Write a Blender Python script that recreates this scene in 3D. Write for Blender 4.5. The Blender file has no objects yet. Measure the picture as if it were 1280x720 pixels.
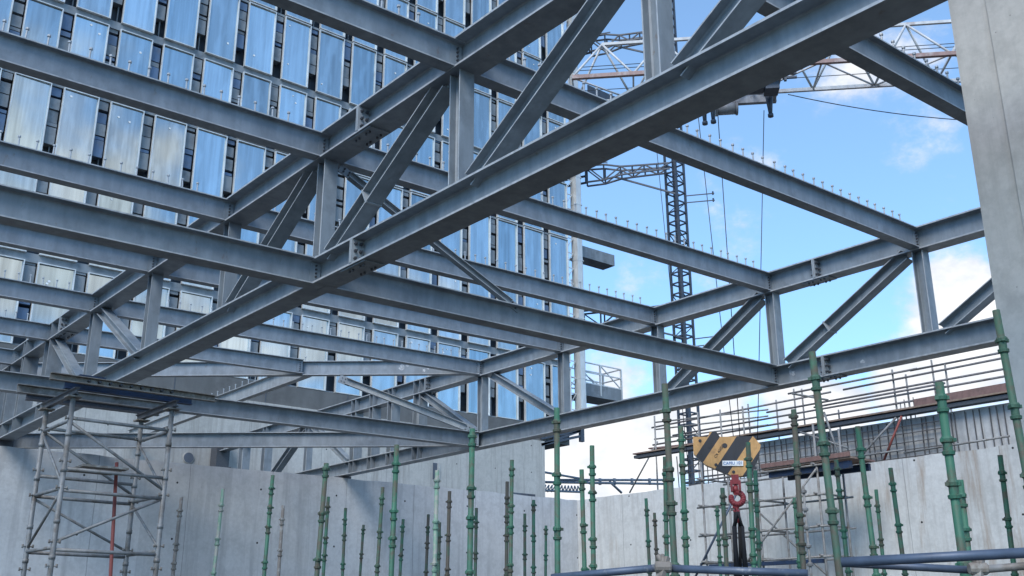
import bpy, bmesh, math, random
from mathutils import Vector, Matrix
random.seed(7)
SC = bpy.context.scene
COL = SC.collection
# ------------------------------------------------------------------ camera
F = 1271.6
CAM = Vector((0, 0, 1.6))
RM = (Matrix.Rotation(math.radians(-39.58), 3, 'Z') @ Matrix.Rotation(math.radians(90 + 18.03), 3, 'X')
      @ Matrix.Rotation(math.radians(-0.17), 3, 'Z'))
cd = bpy.data.cameras.new('camera'); cam = bpy.data.objects.new('camera', cd); COL.objects.link(cam)
cam.matrix_world = Matrix.Translation(CAM) @ RM.to_4x4()
cd.sensor_width = 36; cd.lens = 36 * F / 1280; cd.clip_end = 5000; cd.clip_start = 0.05
SC.camera = cam
def ray(x, y): return RM @ Vector(((x - 640) / F, -(y - 360) / F, -1))
def at(x, y, depth): return CAM + ray(x, y) * depth
def onx(x, y, X): d = ray(x, y); return CAM + d * (X / d.x)
def ony(x, y, Y): d = ray(x, y); return CAM + d * (Y / d.y)
def onz(x, y, Z): d = ray(x, y); return CAM + d * ((Z - CAM.z) / d.z)
def project(P):
    c = RM.transposed() @ (Vector(P) - CAM)
    return (640 - F * c.x / c.z, 360 + F * c.y / c.z) if c.z < -0.01 else None

# ------------------------------------------------------------------ materials
MATS = {}
def newmat(name):
    m = bpy.data.materials.new(name); m.use_nodes = True
    nt = m.node_tree; b = nt.nodes['Principled BSDF']; MATS[name] = m
    return m, nt, b
def N(nt, t, **kw):
    n = nt.nodes.new(t)
    for k, v in kw.items(): setattr(n, k, v)
    return n
def noise(nt, vec, scale, detail=5, rough=0.55):
    n = N(nt, 'ShaderNodeTexNoise'); n.inputs['Scale'].default_value = scale
    n.inputs['Detail'].default_value = detail; n.inputs['Roughness'].default_value = rough
    nt.links.new(vec, n.inputs['Vector']); return n.outputs[0]
def ramp(nt, fac, stops):
    r = N(nt, 'ShaderNodeValToRGB'); e = r.color_ramp.elements
    while len(e) < len(stops): e.new(0.5)
    for el, (p, c) in zip(e, stops):
        el.position = p; el.color = c if len(c) == 4 else (*c, 1)
    nt.links.new(fac, r.inputs[0]); return r.outputs[0]
def mixc(nt, fac, a, b, mode='MIX'):
    m = N(nt, 'ShaderNodeMix', data_type='RGBA', blend_type=mode)
    for s, v in ((m.inputs[0], fac), (m.inputs[6], a), (m.inputs[7], b)):
        if hasattr(v, 'default_value'): nt.links.new(v, s)
        elif isinstance(v, (tuple, list)): s.default_value = (*v, 1) if len(v) == 3 else v
        else: s.default_value = v
    return m.outputs[2]
def wcoord(nt):
    return N(nt, 'ShaderNodeNewGeometry').outputs['Position']
def scaled(nt, vec, s):
    m = N(nt, 'ShaderNodeMapping'); m.inputs['Scale'].default_value = s
    nt.links.new(vec, m.inputs['Vector']); return m.outputs[0]
def bump(nt, b, h, strength, dist=0.01):
    n = N(nt, 'ShaderNodeBump'); n.inputs['Strength'].default_value = strength; n.inputs['Distance'].default_value = dist
    nt.links.new(h, n.inputs['Height']); nt.links.new(n.outputs[0], b.inputs['Normal'])

def paint(name, base, dirt, rough=0.5, dirt_amt=(0.55, 0.75), metallic=0.0, streak=None, sc=6.0, chalk=None, rust=None):
    m, nt, b = newmat(name)
    w = wcoord(nt)
    n1 = noise(nt, w, sc, 8, 0.65)
    n2 = noise(nt, scaled(nt, w, (1, 1, 0.25)), sc * 2.2, 6, 0.6)
    lo = tuple(c * 0.8 for c in base); hi = tuple(min(1, c * 1.18) for c in base)
    c = ramp(nt, n2, [(0.3, lo), (0.7, hi)])
    c = mixc(nt, ramp(nt, n1, [(dirt_amt[0], (0, 0, 0)), (dirt_amt[1], (1, 1, 1))]), c, dirt)
    if chalk:
        n3 = noise(nt, w, 2.3, 9, 0.7)
        c = mixc(nt, ramp(nt, n3, [(0.66, (0, 0, 0)), (0.74, (0.8, 0.8, 0.8))]), c, chalk)
    if rust:
        n4 = noise(nt, scaled(nt, w, (1, 1, 0.45)), 5.5, 9, 0.75)
        c = mixc(nt, ramp(nt, n4, [(0.615, (0, 0, 0)), (0.70, (0.65, 0.65, 0.65))]), c, rust)
        n6 = noise(nt, w, 1.1, 10, 0.8)
        c = mixc(nt, ramp(nt, n6, [(0.69, (0, 0, 0)), (0.715, (0.55, 0.55, 0.55))]), c, (0.55, 0.56, 0.56))
    nt.links.new(c, b.inputs['Base Color'])
    b.inputs['Roughness'].default_value = rough; b.inputs['Metallic'].default_value = metallic
    r = N(nt, 'ShaderNodeMapRange'); r.inputs[3].default_value = rough - 0.12; r.inputs[4].default_value = min(1, rough + 0.2)
    nt.links.new(n1, r.inputs[0]); nt.links.new(r.outputs[0], b.inputs['Roughness'])
    bump(nt, b, n2, 0.12, 0.01)
    return m
STEEL = paint('steel_primer', (0.212, 0.242, 0.268), (0.150, 0.172, 0.192), 0.40, (0.48, 0.72), 0.0, sc=2.5, chalk=(0.30, 0.325, 0.34), rust=(0.15, 0.105, 0.075))
EDGE = paint('flange_edge_highlight', (0.36, 0.38, 0.395), (0.24, 0.26, 0.28), 0.4, (0.5, 0.68), 0.0, sc=5)  # pale tone paints the light caught along the flange edges
STEEL2 = paint('steel_pale_and_sunlit', (0.29, 0.315, 0.33), (0.2, 0.22, 0.235), 0.42, (0.5, 0.75), 0.0, sc=2.5)
BOLT = paint('bolt_steel', (0.06, 0.065, 0.075), (0.04, 0.04, 0.04), 0.4, sc=20)
GALV = paint('galvanised_tube', (0.245, 0.242, 0.235), (0.14, 0.12, 0.10), 0.55, (0.48, 0.68), 0.2, sc=5)
STUDM = paint('stud_metal', (0.36, 0.37, 0.38), (0.24, 0.23, 0.22), 0.4, sc=30, metallic=0.2)
GREEN = paint('green_tube_paint', (0.032, 0.118, 0.072), (0.07, 0.072, 0.048), 0.6, (0.47, 0.60), 0.0, sc=7, chalk=(0.11, 0.18, 0.14))
GREENR = paint('worn_green_tube_paint', (0.038, 0.095, 0.060), (0.072, 0.066, 0.046), 0.65, (0.45, 0.60), 0.0, sc=8)
GREENP = paint('faded_green_tube_paint', (0.14, 0.24, 0.175), (0.25, 0.25, 0.22), 0.55, (0.46, 0.58), 0.0, sc=8)
RUST = paint('rusty_tube', (0.072, 0.062, 0.047), (0.04, 0.078, 0.05), 0.7, (0.5, 0.62), 0.0, sc=7)
RUSTG = paint('rusty_grey_tube', (0.19, 0.165, 0.14), (0.30, 0.30, 0.28), 0.65, (0.5, 0.64), 0.0, sc=9)
REDT = paint('red_oxide_tube', (0.26, 0.065, 0.05), (0.15, 0.07, 0.055), 0.6, (0.5, 0.7), sc=6)
BLUET = paint('blue_steel_tube', (0.075, 0.10, 0.145), (0.30, 0.30, 0.29), 0.45, (0.60, 0.70), 0.2, sc=6)
BLUEB = paint('blue_beam_paint', (0.014, 0.032, 0.075), (0.03, 0.035, 0.05), 0.5, (0.5, 0.7), sc=5)
CRANEW = paint('crane_white_paint', (0.52, 0.52, 0.52), (0.32, 0.25, 0.23), 0.5, (0.55, 0.72), sc=2)
CRANER = paint('crane_rust_brown', (0.29, 0.185, 0.165), (0.45, 0.40, 0.38), 0.6, (0.5, 0.7), sc=2.5)
CRANED = paint('crane_dark_steel', (0.045, 0.06, 0.085), (0.07, 0.075, 0.085), 0.5, (0.5, 0.7), sc=2)
CRANEG = paint('trolley_grey', (0.24, 0.26, 0.29), (0.12, 0.12, 0.13), 0.5, (0.5, 0.7), sc=4)
YEL = paint('hook_yellow', (0.50, 0.29, 0.11), (0.27, 0.16, 0.08), 0.5, (0.55, 0.78), sc=4)
BLK = paint('hook_black', (0.022, 0.026, 0.034), (0.05, 0.045, 0.04), 0.5, (0.55, 0.75), sc=4)
HRED = paint('hook_red', (0.24, 0.03, 0.038), (0.09, 0.03, 0.03), 0.5, (0.5, 0.7), sc=6)
SLING = paint('black_sling', (0.015, 0.015, 0.018), (0.03, 0.03, 0.03), 0.85, sc=12)
RAILM = paint('weathered_tube', (0.17, 0.155, 0.155), (0.11, 0.09, 0.085), 0.6, (0.5, 0.7), 0.1, sc=4)
WHITE = paint('sign_and_glint_white', (0.78, 0.80, 0.80), (0.6, 0.6, 0.6), 0.5, (0.6, 0.8), sc=6)
BLUEL = paint('sign_blue', (0.03, 0.16, 0.42), (0.03, 0.12, 0.3), 0.5, sc=6)
ALU = paint('window_aluminium', (0.62, 0.63, 0.62), (0.45, 0.45, 0.44), 0.4, (0.55, 0.75), 0.3, sc=1.5)
SILV = paint('silver_cladding', (0.62, 0.62, 0.60), (0.5, 0.48, 0.45), 0.35, (0.55, 0.75), 0.3, sc=1.2)
GRILLE = paint('facade_fin_grey', (0.20, 0.225, 0.245), (0.12, 0.135, 0.15), 0.5, (0.5, 0.7), sc=1.5)
GRILLEB = paint('facade_film_blue', (0.09, 0.15, 0.25), (0.10, 0.13, 0.18), 0.4, (0.5, 0.7), sc=1.5)
DARK = paint('dark_recess', (0.085, 0.10, 0.125), (0.05, 0.055, 0.06), 0.7, (0.5, 0.7), sc=1.2)
TAUPE = paint('taupe_panel', (0.125, 0.125, 0.122), (0.10, 0.098, 0.096), 0.7, (0.5, 0.7), sc=0.9)
PLANK = paint('plank_wood', (0.26, 0.185, 0.14), (0.17, 0.12, 0.10), 0.8, (0.5, 0.7), sc=3)
PLANKR = paint('red_plank', (0.20, 0.12, 0.105), (0.13, 0.085, 0.078), 0.75, (0.5, 0.7), sc=4)
REBAR = paint('rebar_steel', (0.085, 0.08, 0.078), (0.07, 0.055, 0.045), 0.7, sc=6)
STRIPE = {0: YEL, 1: BLK}

def concrete(name, base, axis, pitch_u, seam_u, hole_u, hole_z, stain=(0.10, 0.085, 0.07), stain_amt=0.35, rough=0.8, orange=False):
    """axis 0: wall runs along X, 1: along Y. seams every seam_u metres, tie holes on a hole_u x hole_z grid"""
    m, nt, b = newmat(name)
    w = wcoord(nt)
    sep = N(nt, 'ShaderNodeSeparateXYZ'); nt.links.new(w, sep.inputs[0])
    u = sep.outputs[axis]; z = sep.outputs[2]
    def M(op, a, bb=None, c=None):
        n = N(nt, 'ShaderNodeMath', operation=op)
        for i, v in enumerate((a, bb, c)):
            if v is None: continue
            if hasattr(v, 'default_value'): nt.links.new(v, n.inputs[i])
            else: n.inputs[i].default_value = v
        return n.outputs[0]
    big = noise(nt, w, 0.55, 7, 0.6)
    fine = noise(nt, w, 9, 8, 0.7)
    strk = noise(nt, scaled(nt, w, (3.2, 3.2, 0.16)), 1.6, 6, 0.65)
    lo = tuple(c * 0.80 for c in base); hi = tuple(c * 1.14 for c in base)
    c = ramp(nt, big, [(0.3, lo), (0.68, hi)])
    c = mixc(nt, 0.5, c, ramp(nt, fine, [(0.3, lo), (0.7, hi)]))
    c = mixc(nt, ramp(nt, strk, [(0.50, (0, 0, 0)), (0.74, (stain_amt,) * 3)]), c, stain)
    mot = noise(nt, w, 2.6, 9, 0.72)
    c = mixc(nt, ramp(nt, mot, [(0.38, (0.6, 0.6, 0.6)), (0.52, (0, 0, 0))]), c, tuple(q * 0.76 for q in base))
    vor = N(nt, 'ShaderNodeTexVoronoi'); vor.inputs['Scale'].default_value = 5.0; nt.links.new(w, vor.inputs['Vector'])
    c = mixc(nt, ramp(nt, vor.outputs['Distance'], [(0.035, (0.7, 0.7, 0.7)), (0.05, (0, 0, 0))]), c, tuple(q * 0.4 for q in base))
    # pale lime run-down
    st2 = noise(nt, scaled(nt, w, (2.1, 2.1, 0.22)), 2.3, 5, 0.6)
    c = mixc(nt, ramp(nt, st2, [(0.58, (0, 0, 0)), (0.75, (0.28,) * 3)]), c, tuple(min(1, q * 1.35) for q in base))
    if orange:
        n5 = noise(nt, scaled(nt, w, (1.0, 1.0, 0.12)), 1.1, 7, 0.7)
        gate = N(nt, 'ShaderNodeMapRange'); gate.inputs[1].default_value = 20.0; gate.inputs[2].default_value = 14.5; nt.links.new(u, gate.inputs[0])
        n5 = M('MULTIPLY', n5, M('ADD', M('MULTIPLY', gate.outputs[0], 0.16), 0.88))
        c = mixc(nt, ramp(nt, n5, [(0.53, (0, 0, 0)), (0.66, (0.75,) * 3)]), c, (0.29, 0.21, 0.145))
    # per-panel tone
    fl = M('FLOOR', M('DIVIDE', u, seam_u))
    wn = N(nt, 'ShaderNodeTexWhiteNoise', noise_dimensions='1D'); nt.links.new(fl, wn.inputs['W'])
    mr = N(nt, 'ShaderNodeMapRange'); mr.inputs[3].default_value = 0.88; mr.inputs[4].default_value = 1.06
    nt.links.new(wn.outputs[0], mr.inputs[0])
    c = mixc(nt, 1.0, c, mr.outputs[0], 'MULTIPLY')
    # seams
    wob = M('MULTIPLY', M('SUBTRACT', noise(nt, w, 1.0, 3), 0.5), 0.06)
    fu = M('ABSOLUTE', M('SUBTRACT', M('MODULO', M('ADD', M('ADD', u, 100 * seam_u), wob), seam_u), seam_u / 2))
    seam = M('LESS_THAN', fu, 0.012)
    c = mixc(nt, M('MULTIPLY', seam, 0.5), c, (0.10, 0.10, 0.10))
    # tie holes
    hu = M('SUBTRACT', M('MODULO', M('ADD', u, 100 * hole_u + 0.4), hole_u), hole_u / 2)
    hz = M('SUBTRACT', M('MODULO', M('ADD', z, 10 * hole_z + 0.35), hole_z), hole_z / 2)
    d = M('SQRT', M('ADD', M('MULTIPLY', hu, hu), M('MULTIPLY', hz, hz)))
    c = mixc(nt, M('LESS_THAN', d, 0.034), c, (0.012, 0.012, 0.014))
    nt.links.new(c, b.inputs['Base Color']); b.inputs['Roughness'].default_value = rough
    bump(nt, b, fine, 0.25, 0.01)
    return m
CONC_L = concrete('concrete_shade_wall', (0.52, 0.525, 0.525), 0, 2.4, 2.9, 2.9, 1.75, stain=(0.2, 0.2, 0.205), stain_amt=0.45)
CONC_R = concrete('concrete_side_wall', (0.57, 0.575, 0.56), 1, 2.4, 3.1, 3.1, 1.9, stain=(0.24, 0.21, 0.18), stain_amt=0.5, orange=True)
CONC_P = concrete('concrete_podium', (0.47, 0.455, 0.42), 0, 2.4, 3.7, 2.6, 1.5, stain=(0.17, 0.15, 0.125), stain_amt=0.6)
CONC_C = concrete('concrete_column', (0.46, 0.44, 0.405), 1, 2.4, 50.0, 50.0, 50.0, stain=(0.2, 0.18, 0.16), stain_amt=0.3)
CONC_D = concrete('concrete_dark_upstand', (0.44, 0.44, 0.435), 1, 2.4, 4.0, 2.0, 50.0, stain=(0.12, 0.12, 0.12), stain_amt=0.6)

m, nt, b = newmat('ground_soil')
w = wcoord(nt); c = ramp(nt, noise(nt, w, 0.4, 9, 0.7), [(0.3, (0.045, 0.04, 0.034)), (0.7, (0.085, 0.077, 0.066))])
nt.links.new(c, b.inputs['Base Color']); b.inputs['Roughness'].default_value = 0.95
GROUND = m

def glassmat(name, tint, seed):
    m, nt, b = newmat(name)
    w = wcoord(nt)
    col = noise(nt, scaled(nt, w, (3.0, 3.0, 0.12)), 1.0 + 0.1 * seed, 4, 0.6)
    c = ramp(nt, col, [(0.35, tuple(t * 0.80 for t in tint)), (0.65, tuple(min(1, t * 1.10) for t in tint))])
    oi = N(nt, 'ShaderNodeObjectInfo'); mr = N(nt, 'ShaderNodeMapRange'); mr.inputs[3].default_value = 0.74; mr.inputs[4].default_value = 1.12
    nt.links.new(oi.outputs['Random'], mr.inputs[0]); c = mixc(nt, 1.0, c, mr.outputs[0], 'MULTIPLY')
    reflect_blotch = noise(nt, scaled(nt, w, (1.3, 1.3, 0.35)), 1.4, 3, 0.5)  # broad pale blotches paint reflections into the glass colour
    c = mixc(nt, ramp(nt, reflect_blotch, [(0.50, (0, 0, 0)), (0.62, (0.35, 0.35, 0.35))]), c, tuple(min(1, t * 1.25) for t in tint))
    nt.links.new(c, b.inputs['Base Color'])
    b.inputs['Metallic'].default_value = 0.92; b.inputs['Roughness'].default_value = 0.05
    bump(nt, b, noise(nt, scaled(nt, w, (1, 1, 0.5)), 0.8, 2, 0.5), 0.25, 0.012)
    return m
GLASS = [glassmat('facade_glass', (0.54, 0.615, 0.635), 0), glassmat('facade_glass_clear', (0.58, 0.66, 0.68), 3), glassmat('facade_glass_deep', (0.47, 0.565, 0.60), 6)]

# ------------------------------------------------------------------ mesh helpers
def quadface(bm, vs, mi=0):
    try:
        f = bm.faces.new(vs); f.material_index = mi; return f
    except ValueError: return None
def box(bm, lo, hi, mi=0):
    x0, y0, z0 = lo; x1, y1, z1 = hi
    v = [bm.verts.new(p) for p in ((x0, y0, z0), (x1, y0, z0), (x1, y1, z0), (x0, y1, z0), (x0, y0, z1), (x1, y0, z1), (x1, y1, z1), (x0, y1, z1))]
    for f in ((0, 3, 2, 1), (4, 5, 6, 7), (0, 1, 5, 4), (1, 2, 6, 5), (2, 3, 7, 6), (3, 0, 4, 7)): quadface(bm, [v[i] for i in f], mi)
def frame_of(d, up=Vector((0, 0, 1))):
    d = d.normalized()
    if abs(d.dot(up)) > 0.999: up = Vector((0, 1, 0))
    s = d.cross(up).normalized(); u = s.cross(d).normalized()
    return d, s, u
def extrude(bm, prof, p0, p1, s, u, mi=0, edge=()):
    a = [bm.verts.new(p0 + s * x + u * y) for x, y in prof]; c = [bm.verts.new(p1 + s * x + u * y) for x, y in prof]
    n = len(prof)
    for i in range(n): quadface(bm, (a[i], a[(i + 1) % n], c[(i + 1) % n], c[i]), 1 if i in edge else mi)
    quadface(bm, a[::-1], mi); quadface(bm, c, mi)
def bar(bm, p0, p1, w, h, up=Vector((0, 0, 1)), mi=0):
    p0, p1 = Vector(p0), Vector(p1); d, s, u = frame_of(p1 - p0, Vector(up))
    extrude(bm, [(-w / 2, -h / 2), (w / 2, -h / 2), (w / 2, h / 2), (-w / 2, h / 2)], p0, p1, s, u, mi)
def ibeam(bm, p0, p1, depth, width, tf=0.026, tw=0.018, up=(0, 0, 1)):
    p0, p1 = Vector(p0), Vector(p1); d, s, u = frame_of(p1 - p0, Vector(up))
    H, W, t = depth / 2, width / 2, tw / 2
    r = 0.018
    prof = [(-W, -H), (W, -H), (W, -H + tf), (t + r, -H + tf), (t, -H + tf + r), (t, H - tf - r), (t + r, H - tf), (W, H - tf), (W, H), (-W, H), (-W, H - tf), (-t - r, H - tf), (-t, H - tf - r), (-t, -H + tf + r), (-t - r, -H + tf), (-W, -H + tf)]
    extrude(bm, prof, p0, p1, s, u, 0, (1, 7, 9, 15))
def channel(bm, p0, p1, depth, width, t=0.012, up=(0, 0, 1), flip=1):
    p0, p1 = Vector(p0), Vector(p1); d, s, u = frame_of(p1 - p0, Vector(up)); s = s * flip
    H = depth / 2
    extrude(bm, [(0, -H), (width, -H), (width, -H + t), (t, -H + t), (t, H - t), (width, H - t), (width, H), (0, H)], p0, p1, s, u)
def tube(bm, p0, p1, r, n=10, mi=0, r1=None):
    p0, p1 = Vector(p0), Vector(p1); d, s, u = frame_of(p1 - p0); r1 = r if r1 is None else r1
    a = [bm.verts.new(p0 + (s * math.cos(2 * math.pi * i / n) + u * math.sin(2 * math.pi * i / n)) * r) for i in range(n)]
    c = [bm.verts.new(p1 + (s * math.cos(2 * math.pi * i / n) + u * math.sin(2 * math.pi * i / n)) * r1) for i in range(n)]
    for i in range(n):
        f = quadface(bm, (a[i], a[(i + 1) % n], c[(i + 1) % n], c[i]), mi)
        if f: f.smooth = True
    quadface(bm, a[::-1], mi); quadface(bm, c, mi)
def lathe(bm, prof, base, axis=Vector((0, 0, 1)), n=12, mi=0):
    d, s, u = frame_of(axis); rows = []
    for r, z in prof:
        rows.append([bm.verts.new(base + d * z + (s * math.cos(2 * math.pi * i / n) + u * math.sin(2 * math.pi * i / n)) * r) for i in range(n)])
    for a, c in zip(rows, rows[1:]):
        for i in range(n): quadface(bm, (a[i], a[(i + 1) % n], c[(i + 1) % n], c[i]), mi)
    quadface(bm, rows[0][::-1], mi); quadface(bm, rows[-1], mi)
def wpos(o):
    p = Vector((0, 0, 0))
    while o: p = p + o.location; o = o.parent
    return p
def obj(name, bm, mat, parent=None, loc=None, label=None):
    """link bm (world coordinates) as one mesh object under parent"""
    origin = wpos(parent) if parent else Vector((0, 0, 0))
    o_loc = Vector(loc) - origin if loc is not None else Vector((0, 0, 0))
    bmesh.ops.translate(bm, verts=bm.verts, vec=-(origin + o_loc))
    bmesh.ops.recalc_face_normals(bm, faces=bm.faces)
    me = bpy.data.meshes.new(name); bm.to_mesh(me); bm.free()
    for q in (mat if isinstance(mat, (list, tuple)) else [mat]): me.materials.append(q)
    o = bpy.data.objects.new(name, me); COL.objects.link(o); o.location = o_loc
    if parent: o.parent = parent
    if label: o['label'] = label
    return o
def parts(name, bm, mat, parent):
    """every loose piece of bm becomes a part of its own"""
    bm.verts.index_update(); left = set(bm.verts); res = []
    while left:
        st_ = [left.pop()]; isl = set(st_)
        while st_:
            for e in st_.pop().link_edges:
                for v in e.verts:
                    if v in left: left.discard(v); isl.add(v); st_.append(v)
        nb = bmesh.new(); mp = {}
        for v in isl: mp[v] = nb.verts.new(v.co)
        for f in {f for v in isl for f in v.link_faces}:
            nf = nb.faces.new([mp[v] for v in f.verts]); nf.material_index = f.material_index; nf.smooth = f.smooth
        mats = mat if isinstance(mat, (list, tuple)) else [mat]
        mi = nb.faces[:][0].material_index if len(mats) > 1 else 0
        for f in nb.faces: f.material_index = 0
        res.append(obj(name, nb, mats[mi], parent))
    bm.free(); return res
def tag(o, label, cat, group=None, kind=None):
    if label: o['label'] = label
    if cat: o['category'] = cat; o['kind'] = 'thing'
    if group: o['group'] = group
    if kind: o['kind'] = kind
    return o
def thing(name, label, cat, loc, group=None):
    o = bpy.data.objects.new(name, None); COL.objects.link(o); o.location = loc; o.empty_display_size = 0.2
    return tag(o, label, cat, group)
def B(): return bmesh.new()
def inst(o, parent, wloc):
    c = o.copy(); COL.objects.link(c); c.parent = parent; c.location = Vector(wloc) - wpos(parent); return c
def structure(o): o['kind'] = 'structure'; return o

# ------------------------------------------------------------------ setting: ground
bm = B(); s = 2500
v = [bm.verts.new(p) for p in ((-s, -s, 0), (s, -s, 0), (s, s, 0), (-s, s, 0))]; bm.faces.new(v)
structure(obj('ground', bm, GROUND))

# ------------------------------------------------------------------ pit walls
XW, YW, ZW = 30.1, 32.1, 6.40
bm = B()
# far wall with a broken, slightly uneven top edge
xs = [-8 + i * 0.5 for i in range(int((XW + 0.45 + 8) / 0.5) + 1)]; xs[-1] = XW + 0.45
rng = random.Random(3)
tops = [ZW + rng.uniform(-0.025, 0.02) for _ in xs]
f0 = [bm.verts.new((x, YW, 0)) for x in xs]; f1 = [bm.verts.new((x, YW, t)) for x, t in zip(xs, tops)]
b0 = [bm.verts.new((x, YW + 0.45, 0)) for x in xs]; b1 = [bm.verts.new((x, YW + 0.45, t)) for x, t in zip(xs, tops)]
for i in range(len(xs) - 1):
    quadface(bm, (f0[i], f0[i + 1], f1[i + 1], f1[i])); quadface(bm, (f1[i], f1[i + 1], b1[i + 1], b1[i]))
    quadface(bm, (b0[i + 1], b0[i], b1[i], b1[i + 1]))
quadface(bm, (f0[0], f1[0], b1[0], b0[0])); quadface(bm, (f0[-1], b0[-1], b1[-1], f1[-1]))
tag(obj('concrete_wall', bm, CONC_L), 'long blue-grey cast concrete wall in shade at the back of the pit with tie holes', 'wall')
bm = B()
ys = [-12 + i * 0.55 for i in range(81)]; ys = [y for y in ys if y < YW - 0.3] + [YW - 0.003]
tops = [ZW + rng.uniform(-0.02, 0.02) for _ in ys]
f0 = [bm.verts.new((XW, y, 0)) for y in ys]; f1 = [bm.verts.new((XW, y, t)) for y, t in zip(ys, tops)]
b0 = [bm.verts.new((XW + 0.45, y, 0)) for y in ys]; b1 = [bm.verts.new((XW + 0.45, y, t)) for y, t in zip(ys, tops)]
for i in range(len(ys) - 1):
    quadface(bm, (f0[i], f0[i + 1], f1[i + 1], f1[i])); quadface(bm, (f1[i], f1[i + 1], b1[i + 1], b1[i]))
    quadface(bm, (b0[i + 1], b0[i], b1[i], b1[i + 1]))
quadface(bm, (f0[0], f1[0], b1[0], b0[0])); quadface(bm, (f0[-1], b0[-1], b1[-1], f1[-1]))
tag(obj('concrete_wall', bm, CONC_R), 'bright stained concrete wall on the right side of the pit behind the green tubes', 'wall')

# upstand with rebar mesh and plank deck above the side wall
r = thing('upstand_wall', 'dark concrete upstand with rebar mesh and plank capping above the right wall', 'wall', (32.2, 20, 0))
bm = B(); box(bm, (32.3, 4, 0), (32.7, 24.6, 8.06)); obj('wall_core', bm, CONC_D, r)
bm = B(); y = 5.0; k = 0
while y < 28.3:
    j = rng.uniform(-0.03, 0.03)
    bar(bm, (32.22 + rng.uniform(-0.03, 0.03), y + j, 6.0), (32.22 + rng.uniform(-0.03, 0.03), y + rng.uniform(-0.05, 0.05), 8.0), 0.03, 0.03, (0, 1, 0))
    y += rng.choice((0.18, 0.22, 0.26, 0.32)); k += 1
for z in (6.5, 6.75, 7.0, 7.25, 7.55, 7.8):
    bar(bm, (32.17, 16.5 + rng.uniform(0, 0.5), z), (32.17, 28.0, z + rng.uniform(-0.03, 0.03)), 0.028, 0.028)
obj('rebar_mesh', bm, REBAR, r)['kind'] = 'stuff'
bm = B(); bar(bm, (32.05, 4, 8.19), (32.05, 30.4, 8.19), 0.35, 0.12); obj('edge_beam', bm, BOLT, r)
bm = B(); yy = 4.0
while yy < 30:
    L = rng.uniform(2.4, 3.9); z = 8.29 + (0.03 if rng.random() < 0.3 else 0)
    bar(bm, (32.12, yy, z + 0.03), (32.12, min(30.4, yy + L - 0.03), z + 0.03), 0.62, 0.055, mi=0 if rng.random() < 0.75 else 1); yy += L
parts('plank_deck', bm, [PLANK, PLANKR], r)
bm = B(); bar(bm, (32.3, 13.6, 8.52), (32.3, 17.6, 8.50), 0.06, 0.36, mi=0); obj('toe_board', bm, PLANKR, r)

# ------------------------------------------------------------------ steel trusses
YK = [2.49, 6.09, 9.69, 13.34, 16.89, 20.45, 24.12, 27.55]      # joints of the far truss
YA = [2.85, 6.45, 10.03, 13.70, 17.30, 21.15, 24.95, 28.40]     # joints of the near truss
def plate_bolts(bm, c, n, s, u, rows, cols, pr, pc, rad=0.02, h=0.02):
    """hex bolt heads on a plate facing n"""
    for i in range(rows):
        for j in range(cols):
            p = c + s * ((j - (cols - 1) / 2) * pc) + u * ((i - (rows - 1) / 2) * pr)
            lathe(bm, [(rad, 0), (rad, h), (rad * 0.6, h), (rad * 0.6, h * 1.8)], p, n, 6)
def splice(root, X, fw, z0, z1, y):
    """bolted end plates and flange cover plate of a chord joint"""
    bm = B(); w = fw / 2
    for sx in (-1, 1):
        for dy in (-0.017, 0.017):
            xa, xb = sorted((X + sx * 0.012, X + sx * (w + 0.012)))
            box(bm, (xa, y + dy - 0.012, z0 + 0.028), (xb, y + dy + 0.012, z1 - 0.028))
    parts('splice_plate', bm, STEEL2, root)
    bm = B(); box(bm, (X - w + 0.03, y - 0.34, z0 - 0.022), (X + w - 0.03, y + 0.34, z0 - 0.002)); obj('cover_plate', bm, STEEL, root)
    bm = B()
    for sx in (-1, 1):
        for dy in (-1, 1):
            plate_bolts(bm, Vector((X + sx * w * 0.55, y + dy * 0.032, (z0 + z1) / 2)), Vector((0, dy, 0)), Vector((1, 0, 0)), Vector((0, 0, 1)), 3, 2, (z1 - z0) * 0.27, 0.09, 0.026, 0.035)
    parts('splice_bolt', bm, BOLT, root)
    bm = B()
    for dy in (-0.2, -0.1, 0.1, 0.2):
        for dx in (-0.1, 0.1): lathe(bm, [(0.02, 0), (0.02, 0.03)], Vector((X + dx, y + dy, z0 - 0.023)), Vector((0, 0, -1)), 6)
    parts('cover_bolt', bm, BOLT, root)
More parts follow.
